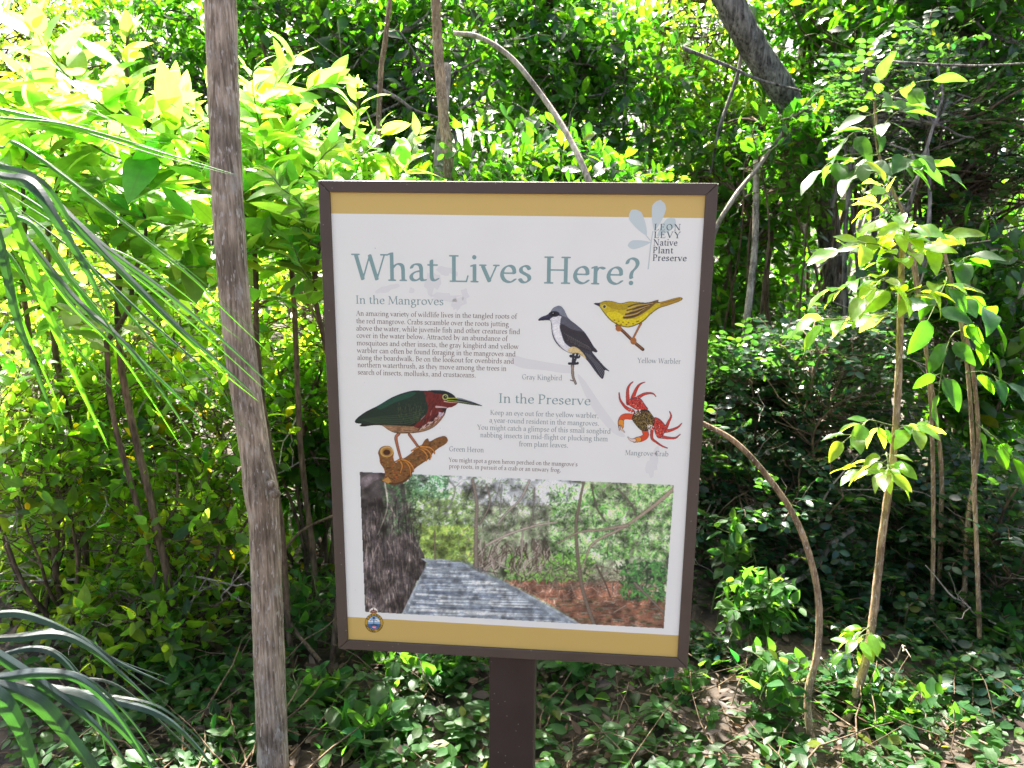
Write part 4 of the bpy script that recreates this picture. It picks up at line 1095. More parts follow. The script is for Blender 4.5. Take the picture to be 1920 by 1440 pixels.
def bush(name, label, cat, foot, centre, radii, twigs, style, seed, size=1.0, stems=4, stem_mat='bark_twig', stem_r=0.011,
         pinnate=False, group=None, twig_len=(.25, .5), yellow=0.008, bare=0, lean=None, stem_name='stem', foliage='foliage', upness=.55):
    """a shrub or small tree: stems from its foot into a crown, twigs off the stems, leaves along the twigs"""
    rng = np.random.default_rng(seed)
    st = STYLES[style]
    foot = np.array([foot[0], foot[1], 0.0]); centre = np.array(centre, float); radii = np.array(radii, float)
    root = empty(name, foot)
    tag(root, label, cat, group)
    TB, TW, LV = Tubes(), Tubes(), Leaves()
    spines = []
    for i in range(stems):
        u = unit(rng.normal(0, 1, 3)) * rng.uniform(.3, .95)
        e = centre + u * radii; e[2] = max(e[2], centre[2] - .2 * radii[2])
        b = foot + np.array([rng.normal(0, .05), rng.normal(0, .05), -.03])
        P = wander(b, e, 14, rng, .05, .03)
        TB.add(local(P, foot), stem_r * rng.uniform(.7, 1.1), stem_r * .28, sides=7)
        spines.append(P)
    rm = float(np.mean(radii))
    for i in range(twigs):
        P = spines[rng.integers(stems)]
        # a point on a stem, then out to a point of the crown
        u = unit(rng.normal(0, 1, 3)) * rng.uniform(.15, 1) ** (1 / 2.2)
        tgt = centre + u * radii
        if tgt[2] < 0.02: tgt[2] = rng.uniform(.02, .12)
        dd = np.linalg.norm(P - tgt, axis=1) + rng.uniform(0, .2 * rm, len(P))
        j = int(np.argmin(dd)); a = P[j]
        Lt = np.linalg.norm(tgt - a); want = rng.uniform(*twig_len) * rm
        if Lt > want * 1.6:          # long reach: a bare side branch first
            mid = a + (tgt - a) * (1 - want / Lt)
            Q = wander(a, mid, 7, rng, .06, .05); TB.add(local(Q, foot), stem_r * .3, stem_r * .16, sides=5); a = Q[-1]
        Q = wander(a, tgt + np.array([0, 0, .05 * rm]), 6, rng, .06, .08)
        leaf_twig(LV, TW, local(Q, foot), st, rng, size=size, pinnate=pinnate, yellow=yellow, r=.0016 * max(.7, size), upness=upness)
    if bare:
        BT = TB; TB.cur = 1      # dead, pale side twigs on the same stems
        for i in range(bare):
            P = spines[rng.integers(stems)]; a = P[rng.integers(4, len(P))]
            e = a + unit(rng.normal(0, 1, 3) + [0, -.5, .1]) * rm * rng.uniform(.5, 1.2)
            Q = wander(a, e, 8, rng, .07); BT.add(local(Q, foot), rng.uniform(.002, .0055), .0012, sides=5)
            for q in range(2):
                b = Q[rng.integers(3, 7)]; BT.add(local(wander(b, b + unit(e - a + rng.normal(0, .5, 3) * rm) * rm * .4, 5, rng, .08), foot), .0018, .0008, sides=4)
    TB.build(stem_name, M[stem_mat], root, M['bark_pale'])
    TW.build('twigs', M['stem_green' if style in ('broad', 'herb', 'sapling') else 'bark_twig'], root)
    LV.build(foliage, M[st['mat']], root, rng, st['shape'], st['seg'], st['wavy'])
    return root

def hbush(name, label, cat, px, py, Y, rx, rz, twigs, style, seed, ry=None, **kw):
    """a bush whose crown is centred where the photo shows it"""
    c = at(px, py, Y)
    foot = kw.pop('foot', None) or (c[0] + kw.pop('dx', 0.0), Y + kw.pop('dy', 0.05))
    return bush(name, label, cat, foot, c, (rx, ry or rx * .8, rz), twigs, style, seed, **kw)

def pole(name, label, cat, pts, r0, r1, mat, seed, sides=12, group=None, part=None, rough=0.02, n=8):
    """a bare trunk or stem through pixel points (px, py, Y)"""
    rng = np.random.default_rng(seed)
    W = np.array([at(a, b, c) for a, b, c in pts])
    P = spline(W, n)
    i = int(np.argmin(P[:, 2])); base = P[i].copy()
    root = empty(name, (base[0], base[1], max(base[2], 0)))
    tag(root, label, cat, group)
    TB = Tubes()
    TB.add(local(P, np.array(root.location)), r0, r1, sides=sides, rough=rough, rng=rng)
    TB.build(part or 'stem', M[mat], root)
    return root, P

# ------------------------------------------------------------------ far woodland (one mass)
def far_wood():
    rng = np.random.default_rng(77)
    LV, TB = Leaves(), Tubes()
    st = STYLES['glossy']
    for k in range(1500):
        Y = rng.uniform(7.5, 12.5) if k < 1050 else rng.uniform(12.5, 17)
        x = rng.uniform(-.78, .78) * Y
        top = 3.6 + .25 * (Y - 7.5) + .5 * sin(x * 1.3 + Y) - (0.9 if x < -1.2 else 0) + (.5 if x > 1.5 else 0)
        z = rng.uniform(.1, top) if k % 3 else rng.uniform(.1, 1.9)
        r = rng.uniform(.25, .5)
        for q in range(11):
            p = np.array([x, Y, z]) + unit(rng.normal(0, 1, 3)) * r * rng.uniform(.3, 1)
            if p[2] < .03: continue
            Ln = rng.uniform(.12, .21)
            LV.add(p, unit(rng.normal(0, 1, 3) + [0, 0, -.1]), unit(np.array([0, 0, .7]) + rng.normal(0, .55, 3)), Ln, Ln * .5, tint_of(rng, yellow=.03), .3, .25)
        if k % 11 == 0:
            b = np.array([x, Y, 0]); TB.add(wander(b, b + np.array([rng.normal(0, .5), rng.normal(0, .3), top * rng.uniform(.6, .95)]), 8, rng, .05), rng.uniform(.015, .05), .008, sides=5)
    o = LV.build('far_woodland', M['glossy'], None, rng, 'ovate', 3)
    tag(o, 'far dense woodland closing off the view behind the thicket', 'woodland', kind='stuff')
    o2 = TB.build('far_woodland_stems', M['bark_grey'])
    tag(o2, 'far stems and trunks standing in the dark woodland', 'woodland', kind='stuff')
far_wood()

# ------------------------------------------------------------------ trees of the thicket, behind the sign
G_T = 'small trees of the thicket behind the sign'
TREE_DENS = 0.75
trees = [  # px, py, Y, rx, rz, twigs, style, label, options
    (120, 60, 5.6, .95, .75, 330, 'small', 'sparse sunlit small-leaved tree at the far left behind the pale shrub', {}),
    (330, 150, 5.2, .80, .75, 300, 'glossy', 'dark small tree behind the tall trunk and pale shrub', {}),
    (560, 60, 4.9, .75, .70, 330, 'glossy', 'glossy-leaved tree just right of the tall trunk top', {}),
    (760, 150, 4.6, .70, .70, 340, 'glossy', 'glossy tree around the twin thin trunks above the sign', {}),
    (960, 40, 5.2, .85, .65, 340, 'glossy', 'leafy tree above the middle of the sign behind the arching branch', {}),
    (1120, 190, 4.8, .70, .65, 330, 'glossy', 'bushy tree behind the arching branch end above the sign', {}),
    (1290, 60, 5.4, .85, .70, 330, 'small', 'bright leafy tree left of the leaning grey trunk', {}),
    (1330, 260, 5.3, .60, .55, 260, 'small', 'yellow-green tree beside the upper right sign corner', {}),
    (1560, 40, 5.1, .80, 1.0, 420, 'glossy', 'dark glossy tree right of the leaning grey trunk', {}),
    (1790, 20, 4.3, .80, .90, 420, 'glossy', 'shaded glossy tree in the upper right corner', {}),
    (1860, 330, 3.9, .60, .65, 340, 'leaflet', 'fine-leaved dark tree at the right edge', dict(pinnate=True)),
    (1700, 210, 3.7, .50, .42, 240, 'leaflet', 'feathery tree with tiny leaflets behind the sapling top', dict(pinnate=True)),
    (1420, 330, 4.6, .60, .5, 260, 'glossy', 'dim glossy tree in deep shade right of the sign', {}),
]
for i, (px, py, Y, rx, rz, tw, sty, lab, kw) in enumerate(trees):
    hbush('thicket_tree', lab, 'tree', px, py, Y, rx, rz, int(tw * TREE_DENS), sty, 200 + i, group=G_T, stems=5, stem_r=.022, twig_len=(.3, .6),
          stem_name='trunk', foliage='crown', stem_mat='bark_grey' if i % 2 else 'bark_twig', yellow=.006, bare=9, **kw)

# ------------------------------------------------------------------ shrubs in the middle distance
G_S = 'shrubs of the undergrowth'
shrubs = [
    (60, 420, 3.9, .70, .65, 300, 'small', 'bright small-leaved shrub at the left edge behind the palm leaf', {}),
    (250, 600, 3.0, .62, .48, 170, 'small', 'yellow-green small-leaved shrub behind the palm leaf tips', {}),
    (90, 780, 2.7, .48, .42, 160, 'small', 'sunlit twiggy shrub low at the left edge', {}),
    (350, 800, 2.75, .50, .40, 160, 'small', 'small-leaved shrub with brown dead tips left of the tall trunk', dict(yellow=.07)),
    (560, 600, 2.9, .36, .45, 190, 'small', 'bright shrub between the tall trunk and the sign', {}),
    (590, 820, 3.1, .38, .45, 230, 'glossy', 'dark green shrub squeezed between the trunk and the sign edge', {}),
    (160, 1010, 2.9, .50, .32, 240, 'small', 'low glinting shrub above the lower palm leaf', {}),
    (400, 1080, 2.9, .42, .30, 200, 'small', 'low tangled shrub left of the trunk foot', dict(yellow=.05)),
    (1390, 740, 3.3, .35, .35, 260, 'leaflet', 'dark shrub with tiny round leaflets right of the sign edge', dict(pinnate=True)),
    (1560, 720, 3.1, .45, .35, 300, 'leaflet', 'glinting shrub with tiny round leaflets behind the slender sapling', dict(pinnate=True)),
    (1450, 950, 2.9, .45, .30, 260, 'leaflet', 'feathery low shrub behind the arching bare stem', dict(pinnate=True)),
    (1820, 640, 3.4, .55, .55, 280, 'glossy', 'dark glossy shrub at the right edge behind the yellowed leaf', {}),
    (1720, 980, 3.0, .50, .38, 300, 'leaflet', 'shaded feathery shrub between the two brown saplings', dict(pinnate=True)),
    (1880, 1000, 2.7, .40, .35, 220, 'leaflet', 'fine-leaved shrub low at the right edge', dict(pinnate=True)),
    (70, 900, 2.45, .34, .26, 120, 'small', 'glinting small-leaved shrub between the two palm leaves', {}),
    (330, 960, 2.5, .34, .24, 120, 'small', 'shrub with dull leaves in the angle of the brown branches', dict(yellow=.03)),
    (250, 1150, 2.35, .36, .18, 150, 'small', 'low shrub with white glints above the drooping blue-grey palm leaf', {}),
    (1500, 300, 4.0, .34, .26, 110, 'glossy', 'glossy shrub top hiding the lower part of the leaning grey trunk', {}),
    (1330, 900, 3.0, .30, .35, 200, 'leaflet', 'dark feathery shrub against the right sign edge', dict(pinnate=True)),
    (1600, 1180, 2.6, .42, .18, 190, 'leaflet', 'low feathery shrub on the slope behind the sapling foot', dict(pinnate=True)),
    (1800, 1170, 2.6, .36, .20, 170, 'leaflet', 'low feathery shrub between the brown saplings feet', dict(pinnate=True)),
    (960, 720, 2.75, .48, .36, 190, 'glossy', 'dark shrub added behind the sign to shade the ground below it', {}),  # mostly hidden shrub, added to darken the ground under the sign
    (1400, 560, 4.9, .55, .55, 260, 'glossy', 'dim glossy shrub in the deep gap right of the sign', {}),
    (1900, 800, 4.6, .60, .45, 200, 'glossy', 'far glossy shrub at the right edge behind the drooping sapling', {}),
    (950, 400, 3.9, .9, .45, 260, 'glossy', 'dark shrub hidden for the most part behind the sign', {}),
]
for i, (px, py, Y, rx, rz, tw, sty, lab, kw) in enumerate(shrubs):
    hbush('shrub', lab, 'shrub', px, py, Y, rx, rz, tw, sty, 300 + i, group=G_S, bare=7, stems=6, stem_r=.010, twig_len=(.3, .6), **kw)

# ------------------------------------------------------------------ pale broad-leaved shrub at the left, in full sun
def shoot(px0, py0, px1, py1, Y0, Y1, seed, label, size=1.0, side=2):
    """one tall shoot: an upright stem with big leaves all along and a pale bud head"""
    rng = np.random.default_rng(seed)
    a, b = at(px0, py0, Y0), at(px1, py1, Y1)
    foot = np.array([a[0] + rng.normal(0, .06), a[1] + .08, 0.0])
    root = empty('broad_leaved_shrub', foot)
    tag(root, label, 'shrub', 'pale broad-leaved shrubs left of the sign')
    TB, TW, LV = Tubes(), Tubes(), Leaves()
    st = STYLES['broad']
    P = np.vstack([wander(foot - [0, 0, .03], a, 8, rng, .03)[:-1], wander(a, b, 10, rng, .03)])
    TB.add(local(P, foot), .012 * size, .004, sides=8)
    leaf_twig(LV, TW, local(P[6:], foot), st, rng, r=.003, size=size, start=.2, upness=1.1, yellow=.008)
    for k in range(side):
        j = rng.integers(8, len(P) - 3)
        e = P[j] + np.array([rng.normal(0, .26), rng.normal(-.04, .14), rng.uniform(.06, .30)])
        leaf_twig(LV, TW, local(wander(P[j], e, 7, rng, .05, -.05), foot), st, rng, r=.0028, size=size * .9, start=.12, upness=1.1, yellow=.008)
    # bud cluster: young, upright, small leaves
    for k in range(12):
        d = unit(np.array([rng.normal(0, .5), rng.normal(0, .5), 1]))
        LV.add(local(P[-1], foot), d, unit(rng.normal(0, 1, 3)), .045 * size * rng.uniform(.6, 1.3), .014, np.array([1.7, 1.35, 2.2]), .2, .3)
    TB.build('stem', M['bark_twig'], root); TW.build('twigs', M['stem_green'], root)
    LV.build('foliage', M['broad'], root, rng, 'ovate', 8, .05)

shoots = [
    (225, 470, 240, 60, 2.35, 2.30, 'tallest broad-leaved shrub left of the trunk, its pale bud tip near the top edge', 1.15, 5),
    (90, 420, 150, 60, 2.6, 2.55, 'broad-leaved shrub behind the tallest one towards the upper left corner', 1.1, 4),
    (40, 520, 60, 250, 2.5, 2.45, 'broad-leaved shrub at the left edge behind the palm blades', 1.0, 4),
    (310, 420, 330, 190, 3.3, 3.25, 'broad-leaved shrub close against the left side of the trunk', 1.0, 0),
    (545, 480, 540, 215, 2.5, 2.42, 'broad-leaved shrub just right of the trunk with a woolly tip', .95, 5),
    (650, 500, 670, 165, 2.7, 2.62, 'slim broad-leaved shrub with a pale tip above the sign corner', .85, 5),
    (480, 520, 470, 300, 2.3, 2.25, 'low broad-leaved shrub between the trunk and the sign', .9, 4),
    (590, 560, 610, 330, 2.3, 2.25, 'broad-leaved shrub reaching the upper left sign corner', .8, 4),
    (200, 640, 270, 400, 2.3, 2.25, 'lower broad-leaved shrub under the palm blades', .9, 4),
]
for i, (a, b, c, d, e, f, lab, sz, sd) in enumerate(shoots):
    shoot(a, b, c, d, e, f, 500 + i, lab, sz, sd + 2)

# ------------------------------------------------------------------ trunks, stems and boughs
def hero_trunk():
    rng = np.random.default_rng(9)
    pts = [(410, -60, 2.02), (413, 0, 2.02), (420, 200, 2.0), (428, 400, 1.98), (446, 620, 1.97), (474, 820, 1.95), (494, 960, 1.94), (500, 1100, 1.93), (507, 1300, 1.92), (512, 1440, 1.91), (514, 1560, 1.90)]
    W = np.array([at(a, b, c * .95) for a, b, c in pts])
    P = spline(W, 22)
    n = len(P)
    t = np.linspace(0, 1, n)
    r = np.interp(t, [0, .2, .5, 1], [.0335, .0345, .036, .0405])
    zz = P[:, 2]
    r = r * (1 + .10 * np.exp(-((zz - at(500, 915, 1.843)[2]) / .045) ** 2) + .012 * np.sin(zz * 41) + .010 * np.sin(zz * 17 + 1))
    root = empty('tall_trunk', (P[-1, 0], P[-1, 1], 0)); tag(root, 'tall slender tree trunk with brown flecked bark left of the sign', 'tree')
    TB = Tubes(); TB.add(local(P, np.array(root.location)), r, sides=48, rough=.006, rng=rng)
    TB.build('trunk', M['bark_hero'], root)
    # scars and a knot
    TB = Tubes()
    c = at(512, 915, 1.81)
    for q in range(3):
        a = c + np.array([rng.normal(0, .006), 0, rng.normal(0, .012)])
        TB.add(local(spline([a, a + [.006, -.008, .004], a + [.011, -.006, .012]], 4), np.array(root.location)), [.010, .012, .012, .012, .010, .009, .007, .005, .002], sides=10)
    TB.build('knot', M['bark_hero'], root)
hero_trunk()

pole('arching_branch', 'pale bare branch arching down in an S above the sign', 'branch', [(850, 62, 3.3), (900, 70, 3.3), (960, 110, 3.25), (1020, 185, 3.2), (1065, 255, 3.1), (1100, 330, 3.0), (1130, 420, 2.95), (1150, 620, 2.9), (1160, 1000, 2.8), (1165, 1330, 2.75)], .0085, .014, 'bark_pale', 21)
pole('slender_tree', 'thin brown trunk in front of its pale twin above the sign', 'tree', [(815, -40, 3.7), (822, 100, 3.7), (830, 200, 3.65), (842, 330, 3.6), (850, 600, 3.6), (855, 1000, 3.5), (860, 1190, 3.45)], .020, .026, 'bark_tan', 22, group='thin trunks of the thicket', part='trunk')
pole('slender_tree', 'pale blotched thin trunk behind the brown twin above the sign', 'tree', [(838, 120, 3.95), (830, 230, 3.9), (822, 330, 3.9), (815, 700, 3.85), (810, 1080, 3.8)], .022, .028, 'bark_pale', 23, group='thin trunks of the thicket', part='trunk')
pole('slender_tree', 'very thin trunk near the top edge right of the tall trunk', 'tree', [(735, -30, 3.8), (722, 80, 3.8), (712, 180, 3.8), (700, 600, 3.7), (690, 1090, 3.6)], .010, .013, 'bark_tan', 24, group='thin trunks of the thicket', part='trunk')
pole('leaning_trunk', 'thick grey furrowed trunk leaning at the top right', 'tree', [(1325, -90, 4.2), (1375, 20, 4.2), (1420, 100, 4.25), (1470, 175, 4.3), (1500, 235, 4.4), (1535, 330, 4.7), (1570, 560, 4.8), (1600, 880, 4.8)], .068, .064, 'bark_grey', 25, sides=28, part='trunk', rough=.05)
pole('grey_trunk', 'upright grey trunk behind the leaning one', 'tree', [(1525, -60, 5.6), (1516, 60, 5.6), (1505, 180, 5.6), (1498, 400, 5.5), (1495, 760, 5.4)], .055, .06, 'bark_grey', 26, sides=20, part='trunk', rough=.04)
pole('slanting_branch', 'bare grey branch slanting down left below the leaning trunk', 'branch', [(1500, 190, 4.0), (1470, 245, 3.95), (1420, 315, 3.9), (1370, 380, 3.8), (1330, 470, 3.8), (1300, 700, 3.7), (1290, 1100, 3.6)], .008, .013, 'bark_pale', 27)
pole('slender_tree', 'pale grey thin trunk in the dark gap right of the sign', 'tree', [(1418, 300, 4.0), (1416, 450, 3.95), (1405, 560, 3.9), (1392, 680, 3.85), (1385, 860, 3.8), (1380, 1060, 3.75)], .014, .021, 'bark_pale', 28, group='thin trunks of the thicket', part='trunk')
pole('bare_stem', 'bare tan stem arching from behind the sign down to the right', 'stem', [(1262, 770, 2.1), (1320, 795, 2.1), (1380, 830, 2.1), (1440, 895, 2.1), (1490, 970, 2.1), (1520, 1050, 2.1), (1535, 1130, 2.1), (1533, 1220, 2.08), (1515, 1300, 2.05), (1520, 1380, 2.0), (1545, 1480, 1.95)], .0065, .0115, 'bark_tan', 29)
pole('brown_sapling', 'thin brown leafless sapling right of the slender green-topped one', 'sapling', [(1700, 420, 2.75), (1730, 620, 2.75), (1752, 760, 2.75), (1765, 880, 2.75), (1764, 1000, 2.75), (1758, 1170, 2.7), (1750, 1300, 2.65)], .005, .010, 'bark_tan', 30)
pole('brown_sapling', 'forked-looking brown sapling nearest the right edge', 'sapling', [(1770, 470, 2.7), (1800, 590, 2.7), (1822, 680, 2.7), (1834, 800, 2.7), (1830, 880, 2.7), (1815, 980, 2.65), (1808, 1150, 2.6), (1815, 1330, 2.5)], .005, .010, 'bark_tan', 31)
pole('fallen_branch', 'forked grey dead branch lying in the shade right of the sign', 'branch', [(1600, 990, 2.75), (1560, 1020, 2.72), (1530, 1060, 2.7), (1500, 1085, 2.65), (1472, 1092, 2.65), (1468, 1070, 2.7), (1490, 1050, 2.75), (1510, 1020, 2.8)], .010, .009, 'bark_grey', 32)
for i, (pts, r0, lab) in enumerate([
        ([(20, 640, 3.0), (130, 790, 2.95), (230, 900, 2.9), (330, 1010, 2.85), (420, 1130, 2.75), (470, 1210, 2.7)], .008, 'brown branch slanting down right behind the palm blade tips'),
        ([(0, 880, 2.75), (110, 900, 2.75), (220, 960, 2.75), (330, 1020, 2.7), (440, 1080, 2.65), (520, 1150, 2.6)], .009, 'brown branch crossing low from the left edge to the trunk'),
        ([(280, 480, 3.1), (330, 640, 3.05), (350, 760, 3.0), (385, 900, 2.95), (420, 1010, 2.9), (440, 1130, 2.8)], .010, 'brown upright stem just left of the trunk'),
        ([(640, 960, 2.5), (560, 1000, 2.5), (520, 1070, 2.45), (540, 1160, 2.4), (600, 1240, 2.3)], .007, 'brown twig bent behind the trunk beside the sign'),
        ([(60, 1090, 2.5), (180, 1110, 2.5), (300, 1150, 2.45), (420, 1220, 2.4), (480, 1230, 2.35)], .008, 'dead branch lying low left of the trunk')]):
    pole('brown_branch', lab, 'branch', pts, r0 * .6, r0, 'bark_twig', 40 + i, sides=8, group='brown branches low on the left')
for i, (x0, y0, x1, y1, Y, r, lab) in enumerate([
        (640, 240, 900, 110, 4.2, .008, 'thin grey twig slanting up to the right behind the twin trunks'),
        (700, 160, 820, 220, 4.0, .010, 'grey branch slanting down into the twin trunks'),
        (860, 205, 935, 150, 4.1, .007, 'short pale twig beside the arching branch'),
        (1280, 90, 1500, 170, 4.1, .010, 'dark branch crossing in front of the leaning trunk'),
        (1660, 115, 1930, 118, 3.3, .005, 'thin pale twig running level at the upper right'),
        (1560, 390, 1620, 60, 3.8, .008, 'dark upright stem right of the leaning trunk'),
        (1400, 40, 1330, 330, 4.4, .012, 'dark upright stem left of the slanting branch')]):
    pole('thin_branch', lab, 'branch', [(x0, y0, Y), ((x0 * 2 + x1) / 3 + 6, (y0 * 2 + y1) / 3 + 5, Y), ((x0 + 2 * x1) / 3 - 4, (y0 + 2 * y1) / 3 + 6, Y), (x1, y1, Y)], r, r * .6, 'bark_grey', 60 + i, sides=7, group='thin bare branches in the thicket')

# ------------------------------------------------------------------ saplings at the right
def sapling(label, stem_pts, r0, r1, tufts, seed, mat='bark_tan', size=1.0, leaf='sapling', pairs=4):
    rng = np.random.default_rng(seed)
    W = np.array([at(*q) for q in stem_pts]); P = spline(W, 8)
    i = int(np.argmin(P[:, 2])); foot = np.array([P[i, 0], P[i, 1], max(0, P[i, 2])])
    root = empty('sapling', foot); tag(root, label, 'sapling', 'leafy saplings right of the sign')
    TB, TW, LV = Tubes(), Tubes(), Leaves()
    st = STYLES['sapling']
    TB.add(local(P, foot), r0, r1, sides=10, rough=.07, rng=rng)
    for (ax, ay, aY, bx, by, bY, ln) in tufts:
        a, b = at(ax, ay, aY), at(bx, by, bY)
        Q = wander(a, b, 8, rng, .05, .08); TW.add(local(Q, foot), .0022, .0012, sides=5)
        T = unit(b - a); side = unit(np.cross(T, [0, 0, 1.0]))
        k = pairs
        for q in range(k):
            f = (q + .6) / k; p = Q[int(f * 7)]
            for sg in (-1, 1):
                d = unit(T * .5 + sg * side * rng.uniform(.5, 1) + [0, 0, rng.uniform(-.9, .15)] + rng.normal(0, .15, 3))
                nr = unit(np.array([rng.normal(0, .45), -.1 + rng.normal(0, .5), 1]))
                Ln = rng.uniform(*st['L']) * size * ln
                LV.add(local(p + d * .02, foot), d, nr, Ln, Ln * rng.uniform(.42, .56), tint_of(rng, .1, .12, .0), rng.uniform(.1, .7), rng.uniform(.1, .5))
                TW.add(local(np.array([p, p + d * .024]), foot), .001, .0008, sides=4)
        Ln = .09 * size * ln
        LV.add(local(Q[-1], foot), unit(T + [0, 0, -.4]), unit(np.array([rng.normal(0, .4), rng.normal(0, .4), 1])), Ln, Ln * .5, tint_of(rng, .1, .12, 0), .4, .3)
    TB.build('stem', M[mat], root); TW.build('twigs', M['stem_green'], root)
    LV.build('foliage', M[leaf], root, rng, 'ovate', 8, .09)
sapling('slender sapling with a bright sunlit leafy top right of the sign', [(1694, 400, 2.25), (1690, 520, 2.25), (1688, 600, 2.25), (1684, 720, 2.25), (1674, 860, 2.25), (1655, 1000, 2.23), (1640, 1130, 2.2), (1625, 1230, 2.15), (1595, 1330, 2.1), (1560, 1410, 2.05), (1545, 1500, 2.0)], .0075, .0145,
        [(1692, 450, 2.25, 1640, 380, 2.2, 1), (1690, 480, 2.25, 1780, 440, 2.2, 1), (1690, 500, 2.25, 1570, 470, 2.15, 1.1), (1690, 520, 2.25, 1560, 540, 2.2, 1.1),
         (1690, 540, 2.25, 1620, 560, 2.05, 1), (1690, 560, 2.25, 1770, 530, 2.1, 1), (1690, 470, 2.25, 1700, 420, 2.1, .9), (1690, 590, 2.25, 1530, 600, 2.3, 1.1), (1692, 440, 2.25, 1660, 340, 2.25, .9),
         (1680, 800, 2.25, 1580, 830, 2.15, .8), (1680, 800, 2.25, 1720, 800, 2.2, .8), (1672, 880, 2.25, 1610, 880, 2.1, .9), (1665, 900, 2.25, 1660, 890, 2.0, .9), (1640, 1190, 2.18, 1605, 1200, 2.1, .7), (1636, 1190, 2.18, 1580, 1225, 2.1, .6)], 81)
sapling('leafy shaded sapling above the bright sunlit sapling', [(1640, 190, 2.6), (1650, 300, 2.6), (1700, 420, 2.6), (1725, 560, 2.6), (1745, 760, 2.6), (1750, 1000, 2.6), (1745, 1250, 2.55), (1745, 1330, 2.5)], .004, .008,
        [(1645, 250, 2.6, 1580, 270, 2.5, 1.1), (1645, 240, 2.6, 1700, 200, 2.5, 1.1), (1650, 290, 2.6, 1540, 320, 2.5, 1.2), (1660, 300, 2.6, 1720, 290, 2.45, 1.2), (1650, 280, 2.6, 1620, 210, 2.5, 1), (1670, 330, 2.6, 1600, 330, 2.4, 1.2), (1655, 320, 2.6, 1760, 320, 2.5, 1.1), (1640, 200, 2.6, 1650, 150, 2.6, 1), (1640, 210, 2.6, 1750, 150, 2.6, 1.1)], 82, leaf='herb', pairs=2)  # half-shade on this sapling is put into its darker leaf material
sapling('dark sapling with drooping broad leaves beside the right edge', [(1770, 480, 2.55), (1800, 600, 2.55), (1820, 760, 2.55), (1830, 1000, 2.5), (1840, 1290, 2.4)], .004, .008,
        [(1775, 520, 2.55, 1740, 600, 2.45, 1.4), (1780, 540, 2.55, 1860, 600, 2.5, 1.3), (1790, 580, 2.55, 1860, 660, 2.5, 1.2), (1800, 620, 2.55, 1760, 740, 2.5, 1.2), (1810, 700, 2.55, 1890, 720, 2.5, 1.2), (1770, 500, 2.55, 1820, 480, 2.5, 1.1), (1820, 780, 2.55, 1900, 860, 2.5, 1.1)], 83, leaf='glossy', pairs=2)

# ------------------------------------------------------------------ low plants
G_L = 'low leafy plants on the forest floor'
low = [
    (700, 1400, 1.95, .20, .13, 34, 'herb', 'leafy herb low in front of the trunk side of the post', 1.15),
    (590, 1330, 2.1, .14, .14, 26, 'herb', 'sunlit herb between the trunk foot and the sign', 1.1),
    (820, 1300, 2.3, .24, .14, 46, 'herb', 'dense low herb beneath the sign, left of the post', .9),
    (740, 1260, 2.5, .22, .12, 40, 'herb', 'low herb further back under the left half of the sign', .8),
    (1080, 1290, 2.3, .13, .16, 22, 'herb', 'upright seedling just right of the post', 1.0),
    (1180, 1260, 2.5, .22, .14, 40, 'herb', 'low bright herb under the right half of the sign', .9),
    (1250, 1340, 2.2, .16, .10, 24, 'herb', 'ground herb below the right sign corner', .8),
    (1420, 1130, 2.35, .16, .13, 62, 'herb', 'bright green bushy herb right of the lower sign corner', .85),
    (1370, 1030, 2.6, .10, .14, 20, 'herb', 'seedling with pale tips beside the right sign edge', 1.0),
    (1460, 1270, 2.1, .15, .12, 28, 'herb', 'herb with paired leaves at the foot of the arching stem', 1.0),
    (1340, 1230, 2.4, .18, .09, 34, 'leaflet', 'tiny-leaved groundling near the lower right sign corner', 1.0),
    (1600, 1290, 2.2, .18, .10, 30, 'leaflet', 'tiny-leaved groundling left of the slender sapling foot', 1.0),
    (1700, 1390, 2.05, .2, .10, 34, 'herb', 'dull low herb near the bottom right', .8),
    (1840, 1300, 2.2, .22, .14, 42, 'leaflet', 'tiny-leaved groundling close to the right edge', 1.0),
    (1880, 1180, 2.5, .25, .16, 46, 'herb', 'shaded herb by the right edge', .9),
    (1600, 1080, 2.7, .25, .14, 60, 'leaflet', 'tiny-leaved shrublet behind the slender sapling', 1.0),
    (380, 1330, 2.2, .20, .12, 30, 'herb', 'herb on the litter left of the trunk foot', .9),
    (300, 1190, 2.55, .25, .14, 46, 'small', 'glinting low sprig between the branches at the lower left', 1.0),
    (120, 1120, 2.6, .25, .16, 46, 'small', 'low sprig above the drooping palm blades', 1.1),
    (580, 1130, 2.5, .16, .14, 40, 'herb', 'dark herb between the trunk and the lower sign edge', .9),
    (450, 1400, 1.95, .16, .10, 22, 'herb', 'small herb touching the trunk foot at the bottom edge', .9),
]
for i, (px, py, Y, rx, rz, tw, sty, lab, sz) in enumerate(low):
    hbush('low_plant', lab, 'plant', px, py, Y, rx, rz, tw, sty, 400 + i, group=G_L, stems=5, stem_r=.004, twig_len=(.5, .9), size=sz, pinnate=sty == 'leaflet', stem_mat='stem_green', upness=.8)

